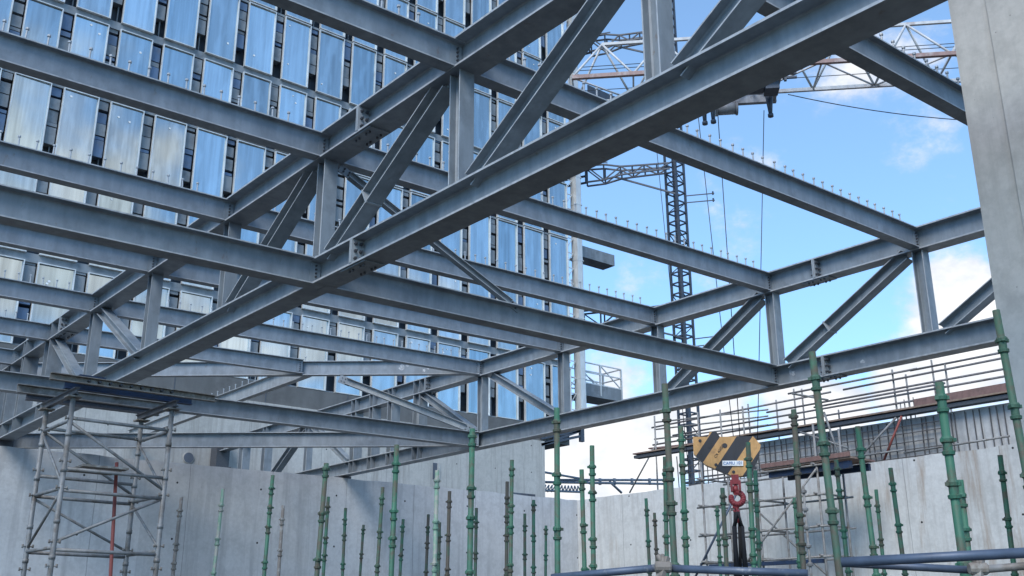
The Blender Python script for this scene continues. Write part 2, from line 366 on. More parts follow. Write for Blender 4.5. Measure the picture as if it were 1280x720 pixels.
def truss(label, X, fw, bz, tz, y0, y1, dy, posts, diags, extra, y1b=None, sy=12.0, psz=0.235):
    r = thing('steel_truss', label, 'truss', (X, (y0 + y1) / 2, bz[0]))
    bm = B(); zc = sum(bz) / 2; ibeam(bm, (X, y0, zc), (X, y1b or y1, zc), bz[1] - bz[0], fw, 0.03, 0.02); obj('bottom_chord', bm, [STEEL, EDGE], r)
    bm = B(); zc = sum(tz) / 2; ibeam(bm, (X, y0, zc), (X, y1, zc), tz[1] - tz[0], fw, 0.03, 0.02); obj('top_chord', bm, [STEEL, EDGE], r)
    for y in posts:
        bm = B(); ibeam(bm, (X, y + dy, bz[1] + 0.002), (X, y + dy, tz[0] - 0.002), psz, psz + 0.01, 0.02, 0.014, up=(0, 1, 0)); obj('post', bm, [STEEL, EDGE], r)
    for (ya, za, yb, zb, sz) in diags:
        bm = B(); p0, p1 = Vector((X, ya, za)), Vector((X, yb, zb)); d = (p1 - p0).normalized()
        up = Vector((0, -d.z, d.y)); 
        if up.z < 0: up = -up
        ibeam(bm, p0, p1, sz, sz + 0.02, 0.018, 0.013, up=up)
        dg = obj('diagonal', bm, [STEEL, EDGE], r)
        if not 9.8 < ya < 10.6: continue
        bm = B(); mid = p0.lerp(p1, 0.64)       # bolted collar part-way down
        bar(bm, mid - d * 0.014, mid + d * 0.014, sz + 0.03, sz + 0.03, up)
        obj('splice_collar', bm, STEEL2, dg)
    for y, w in extra:      # heavy stiffened end panels
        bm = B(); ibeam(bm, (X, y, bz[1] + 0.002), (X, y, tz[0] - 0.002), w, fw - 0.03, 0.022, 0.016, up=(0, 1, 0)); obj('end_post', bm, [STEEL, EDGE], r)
        bm = B()
        for z0, z1 in (bz, tz):
            for sx in (-1, 1):
                for q in (-w / 2 + 0.011, w / 2 - 0.011):
                    xa, xb = sorted((X + sx * 0.012, X + sx * (fw / 2 - 0.006)))
                    box(bm, (xa, y + q - 0.01, z0 + 0.031), (xb, y + q + 0.01, z1 - 0.031))
        parts('stiffener', bm, STEEL, r)
    for z0, z1 in (bz, tz):
        splice(r, X, fw, z0, z1, sy)
    splice(r, X, fw, *tz, sy + 14.9)
    return r
ZT0, ZB1 = 8.755, 7.025
XA_, XB_ = 7.41, 18.79
A_DG = [(YA[i] + 0.33, 8.752, YA[i + 1] - 0.33, 7.028, 0.25) for i in range(4)]
A_DG += [(YA[6] - 0.40, 8.752, YA[5] + 0.35, 7.028, 0.22), (28.15, 8.752, YA[6] + 0.40, 7.028, 0.22)]
trA = truss('near left steel truss rising overhead to the top edge of the picture', XA_, 0.42, (6.59, 7.025), (8.755, 9.23), -1.5, 36.2, 0.0,
      YA[:7], A_DG, [(28.3, 0.42), (30.6, 0.25), (32.0, 0.3), (33.2, 0.3), (34.9, 0.25)], sy=12.46)
B_DG = [(YK[i] + 0.30, 8.677, YK[i + 1] - 0.28, 6.962, 0.25) for i in (1, 2, 3)]
B_DG += [(24.0 - 0.30, 8.677, 20.4 + 0.30, 6.962, 0.22), (27.3, 8.677, 24.4, 6.962, 0.22), (35.25, 8.677, 38.0, 6.962, 0.25), (34.7, 8.677, 31.9, 6.962, 0.22)]
trB = truss('far right steel truss spanning from the concrete column to the back wall against the sky', XB_, 0.37, (6.495, 6.96), (8.68, 9.165), 1.0, 43.0, 0.02,
      YK[:7] + [34.98], B_DG, [(27.5, 0.36), (29.1, 0.28), (30.3, 0.25), (31.5, 0.3), (38.5, 0.3), (40.6, 0.42)], sy=12.09)
bm = B(); box(bm, (XB_ - 0.3, 42.75, 8.0), (XB_ + 0.3, 43.4, 9.5)); box(bm, (XB_ - 0.34, 42.6, 7.9), (XB_ + 0.34, 42.75, 8.0)); obj('end_bracket', bm, BOLT, trB)
bm = B(); box(bm, (XB_ - 0.25, 32.14, 6.41), (XB_ + 0.25, 32.5, 6.492)); obj('bearing_pad', bm, BOLT, trB)
bm = B(); box(bm, (XA_ - 0.25, 32.14, 6.425), (XA_ + 0.25, 32.5, 6.588)); obj('bearing_pad', bm, BOLT, trA)
# ------------------------------------------------------------------ cross beams
bm = B(); lathe(bm, [(0.014, 0), (0.014, 0.19), (0.027, 0.191), (0.027, 0.216), (0.024, 0.22)], Vector((0, 0, 0)), n=8)
STUD_ME = bpy.data.meshes.new('stud'); bmesh.ops.recalc_face_normals(bm, faces=bm.faces); bm.to_mesh(STUD_ME); bm.free(); STUD_ME.materials.append(STUDM)
def crossbeam(label, p0, p1, depth=0.44, width=0.22, studs=True, e0=True, e1=True, mat=STEEL, group='steel cross beams', sp=0.285):
    p0, p1 = Vector(p0), Vector(p1); d, s, u = frame_of(p1 - p0)
    r = thing('steel_beam', label, 'steel beam', (p0 + p1) / 2, group)
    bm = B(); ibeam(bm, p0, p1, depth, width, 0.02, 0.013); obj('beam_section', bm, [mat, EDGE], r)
    for e, p, dd in ((e0, p0, d), (e1, p1, -d)):
        if not e: continue
        bm = B(); q = p + dd * 0.14
        for sx in (-1, 1):
            bar(bm, q + s * sx * 0.0135 - dd * 0.13, q + s * sx * 0.0135 + dd * 0.05, depth * 0.72, 0.012, s)
        parts('fin_plate', bm, STEEL, r)
        bm = B()
        for sx in (-1, 1):
            plate_bolts(bm, p + dd * 0.09 + s * sx * 0.0195, s * sx, d, u, 5, 1, depth * 0.14, 0.1, 0.017, 0.02)
        parts('bolt', bm, BOLT, r)
    if studs:
        L = (p1 - p0).length; n = int((L - 0.5) / sp); 
        for i in range(n):
            q = p0 + d * (0.25 + i * sp + random.uniform(-0.015, 0.015)) + u * (depth / 2)
            o = bpy.data.objects.new('stud', STUD_ME); COL.objects.link(o); o.parent = r; o.location = q - wpos(r)
            o.rotation_euler = (random.uniform(-0.05, 0.05), random.uniform(-0.05, 0.05), 0)
    return r
ZTC = 8.99; ZBC = 6.805
words_ab = {6.09: 'studded top beam running behind the concrete column at the upper right',
            9.69: 'studded top beam meeting the right truss at the joint nearest the concrete column',
            13.29: 'studded top beam meeting the right truss just right of the dark tower crane mast',
            16.89: 'studded top beam meeting the right truss just left of the dark tower crane mast',
            20.49: 'top beam reaching the right truss beside the silver facade corner and the lower cradle',
            24.09: 'top beam reaching the right truss left of the cradle, above the loose brace'}
for y, lab in words_ab.items():
    k = min(range(8), key=lambda i: abs(YK[i] - y)); crossbeam(lab, (XA_ + 0.016, YA[k], ZTC), (XB_ - 0.016, YK[k] + 0.02, ZTC - 0.06))
words_l = {9.69: 'uppermost studded beam on the left, cut off by the top picture edge',
           13.29: 'studded beam on the left crossing the facade highest up the left picture edge',
           16.89: 'studded beam on the left just above the darker unstudded low beam',
           20.49: 'beam on the left running just below the darker unstudded low beam',
           24.09: 'beam on the left with studs against low panes, second below the darker low beam',
           27.55: 'short far beam at the left edge meeting the near truss beside its bolted splice',
           31.0: 'smallest farthest beam at the left edge meeting the near truss end panel'}
for y, lab in words_l.items():
    y = min(YA + [31.9], key=lambda q: abs(q - y * 1.029)); crossbeam(lab, (-3.0, y + 0.15, ZTC), (XA_ - 0.016, y, ZTC), e0=False)
# oblique beams and the short bay closing on them
OB0 = Vector((XB_, 24.0, 0)); OB1 = Vector((7.4, 33.9, 0))
od = (OB1 - OB0).normalized()
top_oblique = crossbeam('top oblique beam with chalk marks running left from the right truss behind the low chord', OB0 + od * 0.2 + Vector((0, 0, 8.95)), OB1 - od * 0.25 + Vector((0, 0, 8.99)), studs=False)
crossbeam('bottom oblique beam crossing behind the shoring tower just above the shaded wall', OB0 + od * 0.2 + Vector((0, 0, 6.745)), OB1 - od * 0.3 + Vector((0, 0, 6.79)), studs=False)
crossbeam('beam ending at a bolted joint on the oblique beam behind the near bottom chord', (XA_ + 0.016, 28.3, ZTC), (14.45, 27.6, ZTC), studs=False)
crossbeam('pale sunlit studded beam running back from the oblique beam to the podium', (14.75, 27.75, ZTC), (14.75, 43.2, ZTC), mat=STEEL2, depth=0.46, sp=0.5)  # paler steel puts the sunlight on this beam into its colour
CHALK = paint('chalk_paint', (0.50, 0.52, 0.53), (0.30, 0.32, 0.34), 0.8, (0.45, 0.6), sc=14)
def chalk(root, px, py, r, plane_p, plane_n, seed):
    rr = random.Random(seed); bm = B(); vs = []
    for i in range(11):
        an = 2 * math.pi * i / 11; q = r * rr.uniform(0.45, 1.1); d = ray(px + q * math.cos(an), py + q * math.sin(an))
        vs.append(bm.verts.new(CAM + d * ((plane_p - CAM).dot(plane_n) / d.dot(plane_n))))
    f = bm.faces.new(vs); bmesh.ops.extrude_face_region(bm, geom=[f]); bmesh.ops.translate(bm, verts=vs, vec=plane_n * 0.002 * (1 if plane_n.dot(ray(px, py)) > 0 else -1))
    obj('chalk_mark', bm, CHALK, root)
chalk(trB, 990, 466, 4.5, Vector((XB_ - 0.0125, 0, 0)), Vector((1, 0, 0)), 1)
chalk(trB, 1078, 452, 3, Vector((XB_ - 0.0125, 0, 0)), Vector((1, 0, 0)), 2)
onrm = Vector((od.y, -od.x, 0)); onrm = onrm if onrm.dot(ray(500, 459)) < 0 else -onrm
opl = OB0 + onrm * 0.0095
for i_, (px, py, q) in enumerate(((502, 459, 4), (509, 457, 2.4), (530, 463, 3), (535, 461, 1.8))): chalk(top_oblique, px, py, q, opl, onrm, 5 + i_)
# bottom level cross beams
crossbeam('darker unstudded low beam sweeping from the left edge to the near truss bottom splice', (-3.0, 13.9, ZBC), (XA_ - 0.016, 13.72, ZBC), studs=False, e0=False, width=0.3)
crossbeam('low cross beam between both bottom chords running across the picture centre', (XA_ + 0.016, 13.72, ZBC), (XB_ - 0.016, 13.40, ZBC - 0.06), studs=False, width=0.3)
crossbeam('low beam at the left edge behind the top of the shoring tower', (-3.0, 25.1, ZBC), (XA_ - 0.016, 24.95, ZBC), studs=False, e0=False, width=0.3)
cb = crossbeam('low cross beam behind the shoring tower reaching the right truss bottom chord', (XA_ + 0.016, 24.95, ZBC), (XB_ - 0.016, 24.3, ZBC - 0.06), studs=False, width=0.3)
def brace(label, p0, p1, w, mat, parent_thing=True):
    r = thing('steel_brace', label, 'brace', (Vector(p0) + Vector(p1)) / 2)
    p0, p1 = Vector(p0), Vector(p1); d, s, u = frame_of(p1 - p0)
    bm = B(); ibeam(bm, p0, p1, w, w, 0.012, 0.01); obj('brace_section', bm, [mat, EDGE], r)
    for p, dd in ((p0, d), (p1, -d)):
        bm = B(); bar(bm, p - dd * 0.22, p + dd * 0.16, 0.02, w * 1.25)
        obj('gusset_plate', bm, STEEL, r)
        bm = B()
        for sx in (-1, 1): plate_bolts(bm, p - dd * 0.08 + s * sx * 0.012, s * sx, d, u, 2, 2, w * 0.5, 0.1, 0.016, 0.02)
        parts('bolt', bm, BOLT, r)
    return r
brace('thin dark diagonal brace dropping from a top beam to the low central cross beam', (7.8, 13.66, 8.62), (11.2, 13.6, 7.05), 0.12, STEEL)
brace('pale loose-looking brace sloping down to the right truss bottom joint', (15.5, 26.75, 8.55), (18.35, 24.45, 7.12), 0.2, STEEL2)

# ------------------------------------------------------------------ concrete column
r = thing('concrete_column', 'bare grey concrete column filling the right picture edge', 'column', (11.1, 3.4, 0))
bm = B(); box(bm, (10.4, 2.3, 0), (11.9, 4.628, 14.5)); obj('shaft', bm, CONC_C, r)
bm = B(); box(bm, (10.372, 2.3, 0), (10.3995, 4.205, 14.5)); obj('form_panel', bm, CONC_C, r)

# ------------------------------------------------------------------ tower with glass facade
YF = 44.0
KZ = (YF) / 60.0
fz = lambda z: 1.6 + (z - 1.6) * KZ
fx = lambda x: x * KZ
tw = thing('glass_tower', 'blue glass tower block under construction standing behind the steel frame', 'building', (15, 55, 0))
X_L, X_R = -24.0, fx(56.3)
ZTOP = fz(76.2)
bm = B(); box(bm, (X_L, YF + 0.62, fz(16.25)), (X_R - 0.3, YF + 22, ZTOP)); obj('wall', bm, DARK, tw)
bm = B(); box(bm, (X_L, 43.45, 0), (38.3, 52, fz(14.75))); pod = obj('podium_wall', bm, CONC_P, tw, label='pale board-marked concrete podium wall')
bm = B(); box(bm, (X_L, 43.62, fz(14.75)), (X_R - 0.9, 52, fz(16.1)))
x = X_L + 0.7
obj('fascia_wall', bm, TAUPE, tw)
bm = B(); x = X_L + 1.0
while x < X_R - 1.2: box(bm, (x, 43.60, fz(14.75)), (x + 0.03, 43.62, fz(16.1))); x += 4.4
obj('fascia_joints', bm, DARK, tw)
p = ony(236, 572, 43.4)
bm = B(); tube(bm, (p.x, 43.41, p.z), (p.x, 43.46, p.z), 0.25, 16); obj('pipe_sleeve', bm, CONC_P, tw)
bm = B(); tube(bm, (p.x, 43.40, p.z), (p.x, 43.42, p.z), 0.22, 16); obj('pipe_opening', bm, DARK, tw)
p = ony(546, 589, 43.4)
bm = B(); box(bm, (p.x - 0.22, 43.43, p.z - 0.42), (p.x + 0.22, 43.46, p.z + 0.42)); obj('wall_opening', bm, DARK, tw)
bm = B(); box(bm, (p.x + 0.05, 43.41, p.z - 0.42), (p.x + 0.22, 43.44, p.z + 0.42)); obj('opening_reveal', bm, CONC_P, tw)
bm = B(); p0 = ony(640, 617, 43.4); box(bm, (p0.x, 43.3, p0.z - 0.06), (p0.x + 1.6, 43.44, p0.z + 0.06)); obj('ledge', bm, DARK, tw)
# joints: (bottom of opening, wide?) at Y=60 scale
J = [16.25, 21.45, 27.0, 32.6, 37.97, 43.4, 49.0, 54.4, 59.9, 65.3, 70.8, 76.2]
WIDE = {21.45, 37.97, 54.4, 70.8}
PIT = 2.822 * KZ; PW = 2.10 * KZ
cols = [fx(11.34) + PIT * k for k in range(-14, 16)]
wins = []
for i in range(len(J) - 1):
    z0 = fz(J[i] + (0.23 if J[i] in WIDE else (0.06 if i else 0.0))); z1 = fz(J[i + 1] - (0.23 if J[i + 1] in WIDE else 0.06))
    for x in cols:
        q = project((x + PW / 2, YF, (z0 + z1) / 2))
        depth = (Vector((x, YF, z0)) - CAM).length
        vis = q is not None and -30 < q[0] < 725 and -60 < q[1] < 560
        wins.append([depth, vis, x, z0, z1])
vis = sorted([w for w in wins if w[1]], key=lambda w: w[0]); keep = set(map(id, vis[:100]))
FR = 0.045
def win_frame(bm, x, z0, z1, d):
    yy0, yy1 = YF - 0.10 + d, YF + 0.05 + d
    box(bm, (x, yy0, z0), (x + FR, yy1, z1)); box(bm, (x + PW - FR, yy0, z0), (x + PW, yy1, z1))
    box(bm, (x + FR, yy0, z0), (x + PW - FR, yy1, z0 + FR)); box(bm, (x + FR, yy0, z1 - FR), (x + PW - FR, yy1, z1))
def win_pane(bm, x, z0, z1, d, rg, mi=0, multi=False):
    t1, t2 = rg.uniform(-0.014, 0.014), rg.uniform(-0.01, 0.01)
    a = [(x + FR, YF + d + t1, z0 + FR), (x + PW - FR, YF + d - t1 + t2, z0 + FR), (x + PW - FR, YF + d - t1, z1 - FR), (x + FR, YF + d + t1 - t2, z1 - FR)]
    f = [bm.verts.new(p) for p in a]; k = [bm.verts.new((p[0], p[1] + 0.03, p[2])) for p in a]
    quadface(bm, f, mi); quadface(bm, k[::-1], mi)
    for i in range(4): quadface(bm, (f[i], k[i], k[(i + 1) % 4], f[(i + 1) % 4]), mi)
    for _ in range(rg.choice((0, 1, 1, 2))):      # small white discs painting bright glints on the glass
        cx = x + rg.uniform(0.3, PW - 0.3); cz = z1 - rg.uniform(0.25, 0.9) if rg.random() < 0.6 else z0 + rg.uniform(0.3, 1.2); q = rg.uniform(0.035, 0.06)
        tube(bm, (cx, YF + d - 0.024, cz), (cx, YF + d - 0.016, cz), q, 8, mi=3 if mi > 2 or multi else 1)
rg = random.Random(11)
rest_f, rest_p = B(), B()
for w in wins:
    _, _, x, z0, z1 = w; d = 0.0; gi = rg.choice((0, 0, 1, 2))
    if id(w) in keep:
        bm = B(); win_frame(bm, x, z0, z1, d); wo = obj('window', bm, ALU, tw)
        bm = B(); win_pane(bm, x, z0, z1, d, rg); obj('pane', bm, [GLASS[gi], WHITE], wo)
    else:
        win_frame(rest_f, x, z0, z1, d); win_pane(rest_p, x, z0, z1, d, rg, gi, True)
wo = obj('window', rest_f, ALU, tw); wo['kind'] = 'stuff'
po = obj('pane', rest_p, GLASS + [WHITE], wo); po['kind'] = 'stuff'
# fins and film in the recessed strips between the pane columns, slab edges behind the joints
bm = B()
for x in cols:
    gx0 = x + PW + 0.02; gx1 = x + PIT - 0.02
    if gx1 > X_R - 0.5: continue
    for i in range(len(J) - 1):
        z0, z1 = fz(J[i]), fz(J[i + 1]); h = z1 - z0
        z = z0 + h * 0.30
        segs = [0.30, 0.07, 0.22, 0.2, 0.17] if rg.random() < 0.6 else [0.2, 0.25, 0.1, 0.3, 0.12]
        if rg.random() < 0.04: continue
        top = z1 - 0.05
        for sgm in segs:
            zz = min(top, z + h * 0.70 * sgm)
            if zz - z > 0.06: box(bm, (gx0 + 0.03, YF + 0.05 + rg.uniform(0, 0.1), z), (gx1 - 0.03, YF + 0.5, zz - 0.05), mi=1 if rg.random() < 0.28 else 0)
            z = zz + (0.10 if rg.random() < 0.4 else 0.0)
        if rg.random() < 0.5:
            cx = gx0 + rg.uniform(0.1, 0.4); box(bm, (cx, YF + 0.3, z0), (cx + 0.05, YF + 0.4, z0 + h * 0.4), mi=0)
obj('recess_panels', bm, [GRILLE, GRILLEB], tw)['kind'] = 'stuff'
for j in J[:-1]:
    bm = B(); hh = 0.2 if j in WIDE else 0.06
    box(bm, (X_L, YF + 0.055, fz(j) - hh), (X_R - 0.5, YF + 0.60, fz(j) + hh)); obj('slab_edge', bm, GRILLE, tw)
bm = B(); xc = fx(57.0); zcb = ony(720, 524, YF).z
box(bm, (xc - 0.27, YF - 0.25, zcb), (xc + 0.12, YF + 0.3, ZTOP)); 
obj('corner_cladding', bm, SILV, tw)
bm = B(); box(bm, (xc + 0.125, YF - 0.18, zcb), (xc + 0.23, YF + 0.3, ZTOP))
z = zcb + 0.6
while z < ZTOP: box(bm, (xc - 0.285, YF - 0.262, z), (xc + 0.245, YF + 0.31, z + 0.05)); z += 1.9
obj('corner_trim', bm, ALU, tw)
bm = B(); z = fz(16.5); xg0, xg1 = xc - 1.05, xc - 0.35       # corner scaffold in the last dark strip
while z < ZTOP - 2:
    bar(bm, (xg0, YF + 0.1, z), (xg1, YF + 0.1, z), 0.05, 0.05); bar(bm, (xg0, YF + 0.1, z), (xg1, YF + 0.1, z + 1.0), 0.04, 0.04); z += 1.0
bar(bm, (xg0 + 0.1, YF + 0.1, fz(16)), (xg0 + 0.1, YF + 0.1, ZTOP), 0.06, 0.06, (0, 1, 0))
obj('corner_scaffold', bm, ALU, tw)

# platforms cantilevered off the tower corner
def cradle(label, p_lo, p_hi, y, dp, mats, rails=True):
    x0, x1, z0 = p_lo.x, p_hi.x, min(p_lo.z, p_hi.z)
    r = thing('loading_platform', label, 'platform', ((x0 + x1) / 2, y, z0), 'platforms on the tower corner')
    bm = B(); box(bm, (x0, y, z0), (x1, y + dp, z0 + 0.12)); box(bm, (x0, y + 0.0, z0 + 0.121), (x1, y + 0.05, z0 + 0.75)); box(bm, (x1 - 0.05, y + 0.052, z0 + 0.121), (x1, y + dp, z0 + 0.7)); obj('deck', bm, mats[0], r)
    if rails:
        bm = B(); zt = z0 + 2.1
        for yy in (y + 0.03, y + dp - 0.03):
            for x in (x0 + 0.03, (x0 * 0.52 + x1 * 0.48), x1 - 0.03): bar(bm, (x, yy, z0 + 0.12), (x, yy, zt), 0.1, 0.1, (0, 1, 0))
            for z in (z0 + 0.8, z0 + 1.5, zt): bar(bm, (x0, yy, z), (x1, yy, z), 0.07, 0.07)
            bar(bm, (x0, yy, z0 + 1.5), (x0 * 0.52 + x1 * 0.48, yy, z0 + 0.75), 0.06, 0.06); bar(bm, (x0 * 0.52 + x1 * 0.48, yy, zt), (x1, yy, z0 + 0.75), 0.06, 0.06)
        for z in (z0 + 0.8, z0 + 1.5, zt): bar(bm, (x1 - 0.03, y, z), (x1 - 0.03, y + dp, z), 0.07, 0.07)
        parts('guard_rail', bm, mats[1], r)
    return r
YP = YF + 0.6
cradle('steel platform with guard rails hanging off the silver tower corner above the bottom chord', ony(726, 493, YP), ony(778, 494, YP), YP, 1.7, (GRILLE, ALU))
cradle('platform higher up the silver tower corner seen from below as a dark slab', ony(726, 320, YP), ony(768, 320, YP), YP, 1.1, (GRILLE, GALV), False)
cradle('topmost dark platform beside the tower corner below the white crane jib', ony(735, 118, YP), ony(790, 115, YP), YP, 1.6, (CRANED, GALV), False)
r = thing('bracket_frame', 'dark outrigger bracket frame on the podium corner under the bottom chord', 'bracket', ony(690, 552, 43.5))
bm = B(); pa, pb, pc, pd = ony(676, 556, 43.5), ony(727, 545, 43.5), ony(676, 548, 43.5), ony(727, 538, 43.5)
for a, c in ((pa, pb), (pc, pd), (pb, pd), (pa, pd)): bar(bm, a, c, 0.14, 0.14)
for t in (0.3, 0.6): bar(bm, pa.lerp(pb, t), pc.lerp(pd, t) + Vector((0, 0, 0.25)), 0.1, 0.1)
for a, c in ((pa, pb), (pc, pd)): bar(bm, a + Vector((0, 1.2, 0)), c + Vector((0, 1.2, 0)), 0.12, 0.12)
bar(bm, pb, pb + Vector((0, 1.2, 0)), 0.12, 0.12); bar(bm, pb + Vector((0, 0, -0.35)), pb + Vector((0, 0, 0.5)), 0.26, 0.22, (0, 1, 0)); parts('frame_members', bm, CRANED, r)

# ------------------------------------------------------------------ tower crane mast with ties to the tower
YM = 42.0
pm = ony(848, 300, YM); XM = pm.x; hw = 0.44
mast = thing('tower_crane_mast', 'dark lattice tower crane mast standing behind the right truss', 'crane mast', (XM, YM, 0))
ZM = 52.0
bm = B()
for sx in (-1, 1):
    for sy in (-1, 1): bar(bm, (XM + sx * hw, YM + sy * hw, 0), (XM + sx * hw, YM + sy * hw, ZM), 0.13, 0.13, (0, 1, 0))
parts('mast_leg', bm, CRANED, mast)
bm = B(); z = 6.0; k = 0
while z < ZM - 1:
    for sy in (-1, 1):
        bar(bm, (XM - hw, YM + sy * hw, z), (XM + hw, YM + sy * hw, z), 0.085, 0.085)
        bar(bm, (XM + sy * hw, YM - hw, z), (XM + sy * hw, YM + hw, z), 0.085, 0.085)
        a = -1 if k % 2 else 1
        if k % 3 == 0: bar(bm, (XM - a * hw, YM + sy * hw, z), (XM + a * hw, YM + sy * hw, z + 0.72), 0.05, 0.05)
    z += 0.72; k += 1
obj('mast_lacing', bm, CRANED, mast)['kind'] = 'stuff'
bm = B(); z = 6.0
for sx in (-0.2, 0.2): bar(bm, (XM + sx, YM, 4), (XM + sx, YM, ZM), 0.06, 0.06, (0, 1, 0))
while z < ZM: bar(bm, (XM - 0.22, YM, z), (XM + 0.22, YM, z), 0.05, 0.05); z += 0.4
obj('ladder', bm, CRANED, mast)['kind'] = 'stuff'
for (lab, px1, py1, px0, py0) in (('upper mast tie joining the crane mast to the tower behind the jib', 830, 46, 738, 58),
                     ('middle mast tie joining the crane mast to the tower in clear sky', 828, 213, 733, 220),
                     ('lower mast tie joining the crane mast to the tower, mostly hidden by top beams', 838, 388, 728, 402)):
    d1 = ray(px1, py1); z = CAM.z + d1.z * math.hypot(XM, YM) / math.hypot(d1.x, d1.y)
    q0 = onz(px0, py0, z); q1 = Vector((XM - hw, YM, z)); td = q1 - q0; tn = Vector((-td.y, td.x, 0)).normalized() * 0.35; L = td.length; td.normalize()
    t = thing('mast_tie', lab, 'mast tie', q0, 'ties between mast and tower')
    bm = B(); hgt = [1.25, 1.15, 0.62, 0.55, 0.5, 0.46, 0.42]; fr = [0, 0.22, 0.42, 0.56, 0.70, 0.85, 1.0]
    for sg_ in (-1, 1):
        P_ = lambda i, e: q0 + td * (L * fr[i]) + tn * sg_ + Vector((0, 0, e * hgt[i] / 2))
        for i in range(6):
            bar(bm, P_(i, 1), P_(i + 1, 1), 0.10, 0.10); bar(bm, P_(i, -1), P_(i + 1, -1), 0.10, 0.10); bar(bm, P_(i, -1), P_(i, 1), 0.08, 0.08, (0, 1, 0))
            e = 1 if i % 2 == 0 else -1
            bar(bm, P_(i, e), P_(i + 1, -e), 0.08, 0.08)
    bar(bm, q0, q0 - td * 1.6 + Vector((0, 0.8, 0)), 0.12, 0.12); bar(bm, q0 - Vector((0, 0, 0.5)), q0 - td * 1.6 + Vector((0, 0.8, -0.5)), 0.12, 0.12)
    parts('tie_frame', bm, CRANED, t)
    bm = B(); bar(bm, q0 + td * L * 0.33 - Vector((0, 0, 0.25)), Vector((XM - hw * 0.5, YM - 0.5, z - 2.1)), 0.11, 0.11); obj('tie_strut', bm, CRANED, t)
    bm = B()
    for dz in (0.75, 0.9): bar(bm, q0 - td * 0.1 + Vector((0, 0, dz)), q0 + td * 1.5 + Vector((0, 0, dz)), 0.06, 0.06)
    for dz in (-2.0, -2.5):
        a = Vector((XM + hw, YM - 0.5, z + dz)); bar(bm, a, a + td * 1.9, 0.06, 0.06); bar(bm, a + td * 1.8 - Vector((0, 0, 0.1)), a + td * 1.8 + Vector((0, 0, 0.15)), 0.08, 0.08, (0, 1, 0))
    parts('collar_rails', bm, CRANED, t)

# ------------------------------------------------------------------ white jib, trolley and hook
jd = Vector((0.69, -0.724, 0)).normalized(); jn = Vector((0.724, 0.69, 0))
J0 = Vector((18.6, 19.65, 17.0))         # tip end of the near (brown) bottom chord
JL = 27.0; JW = 1.62; JH = 1.55
jib = thing('crane_jib', 'white and rust-brown lattice crane jib crossing the sky at the upper right', 'crane jib', J0 + jd * 12)
bm = B(); bar(bm, J0, J0 + jd * JL, 0.12, 0.12); obj('near_chord', bm, CRANER, jib, label='rust-brown bottom chord')
bm = B(); bar(bm, J0 + jn * JW, J0 + jn * JW + jd * JL, 0.09, 0.11); obj('far_chord', bm, CRANEW, jib)
bm = B(); rd = J0 + jn * JW / 2 + Vector((0, 0, JH)); bar(bm, rd + jd * 0.9, rd + jd * JL, 0.09, 0.09); obj('ridge_chord', bm, CRANEW, jib)
bm = B(); k = 0; seg = 1.82
n = int(JL / seg)
for k in range(n):
    a = J0 + jd * (k * seg); c = J0 + jd * ((k + 1) * seg); top = rd + jd * (k * seg + seg / 2)
    for off in (Vector(), jn * JW):
        tube(bm, a + off, top, 0.036, 7); tube(bm, top, c + off, 0.036, 7)
parts('side_lacing', bm, CRANEW, jib)
bm = B()
for k in range(n + 1):
    a = J0 + jd * (k * seg); tube(bm, a, a + jn * JW, 0.03, 7)
    if k < n: tube(bm, a + (jn * JW if k % 2 else Vector()), a + jd * seg + (Vector() if k % 2 else jn * JW), 0.03, 7)
parts('floor_lacing', bm, CRANEW, jib)
for tt in (11.9,):
    bm = B(); c = rd + jd * tt + Vector((0, 0, 0.08)); bar(bm, c - jd * 0.35, c + jd * 1.7, 0.16, 0.34); tube(bm, c - jd * 0.35 - jn * 0.1, c - jd * 0.35 + jn * 0.1, 0.2, 14); obj('pendant_anchor', bm, WHITE, jib)
    bm = B(); tube(bm, c - jd * 0.1 - jn * 0.14, c - jd * 0.1 + jn * 0.14, 0.06, 10); obj('anchor_pin', bm, BLK, jib)
bm = B()
for off, dz in ((jn * JW * 0.3, 0.5), (jn * JW * 0.55, 0.85), (jn * JW * 0.8, 0.25)): tube(bm, J0 + off + Vector((0, 0, dz)) + jd * 0.2, J0 + off + Vector((0, 0, dz)) + jd * JL, 0.012, 5)
parts('trolley_ropes', bm, BLK, jib)
# mast of that crane, past the right picture edge
mp = J0 + jd * (JL + 0.2) + jn * JW / 2
bm = B()
for sx in (-0.8, 0.8):
    for sy in (-0.8, 0.8): bar(bm, (mp.x + sx, mp.y + sy, 0), (mp.x + sx, mp.y + sy, 20), 0.16, 0.16, (0, 1, 0))
z = 1.0
while z < 19:
    for sy in (-0.8, 0.8):
        bar(bm, (mp.x - 0.8, mp.y + sy, z), (mp.x + 0.8, mp.y + sy, z + 1.5), 0.09, 0.09); bar(bm, (mp.x + sy, mp.y - 0.8, z), (mp.x + sy, mp.y + 0.8, z + 1.5), 0.09, 0.09)
    z += 1.5
obj('mast', bm, CRANEW, jib)['kind'] = 'stuff'
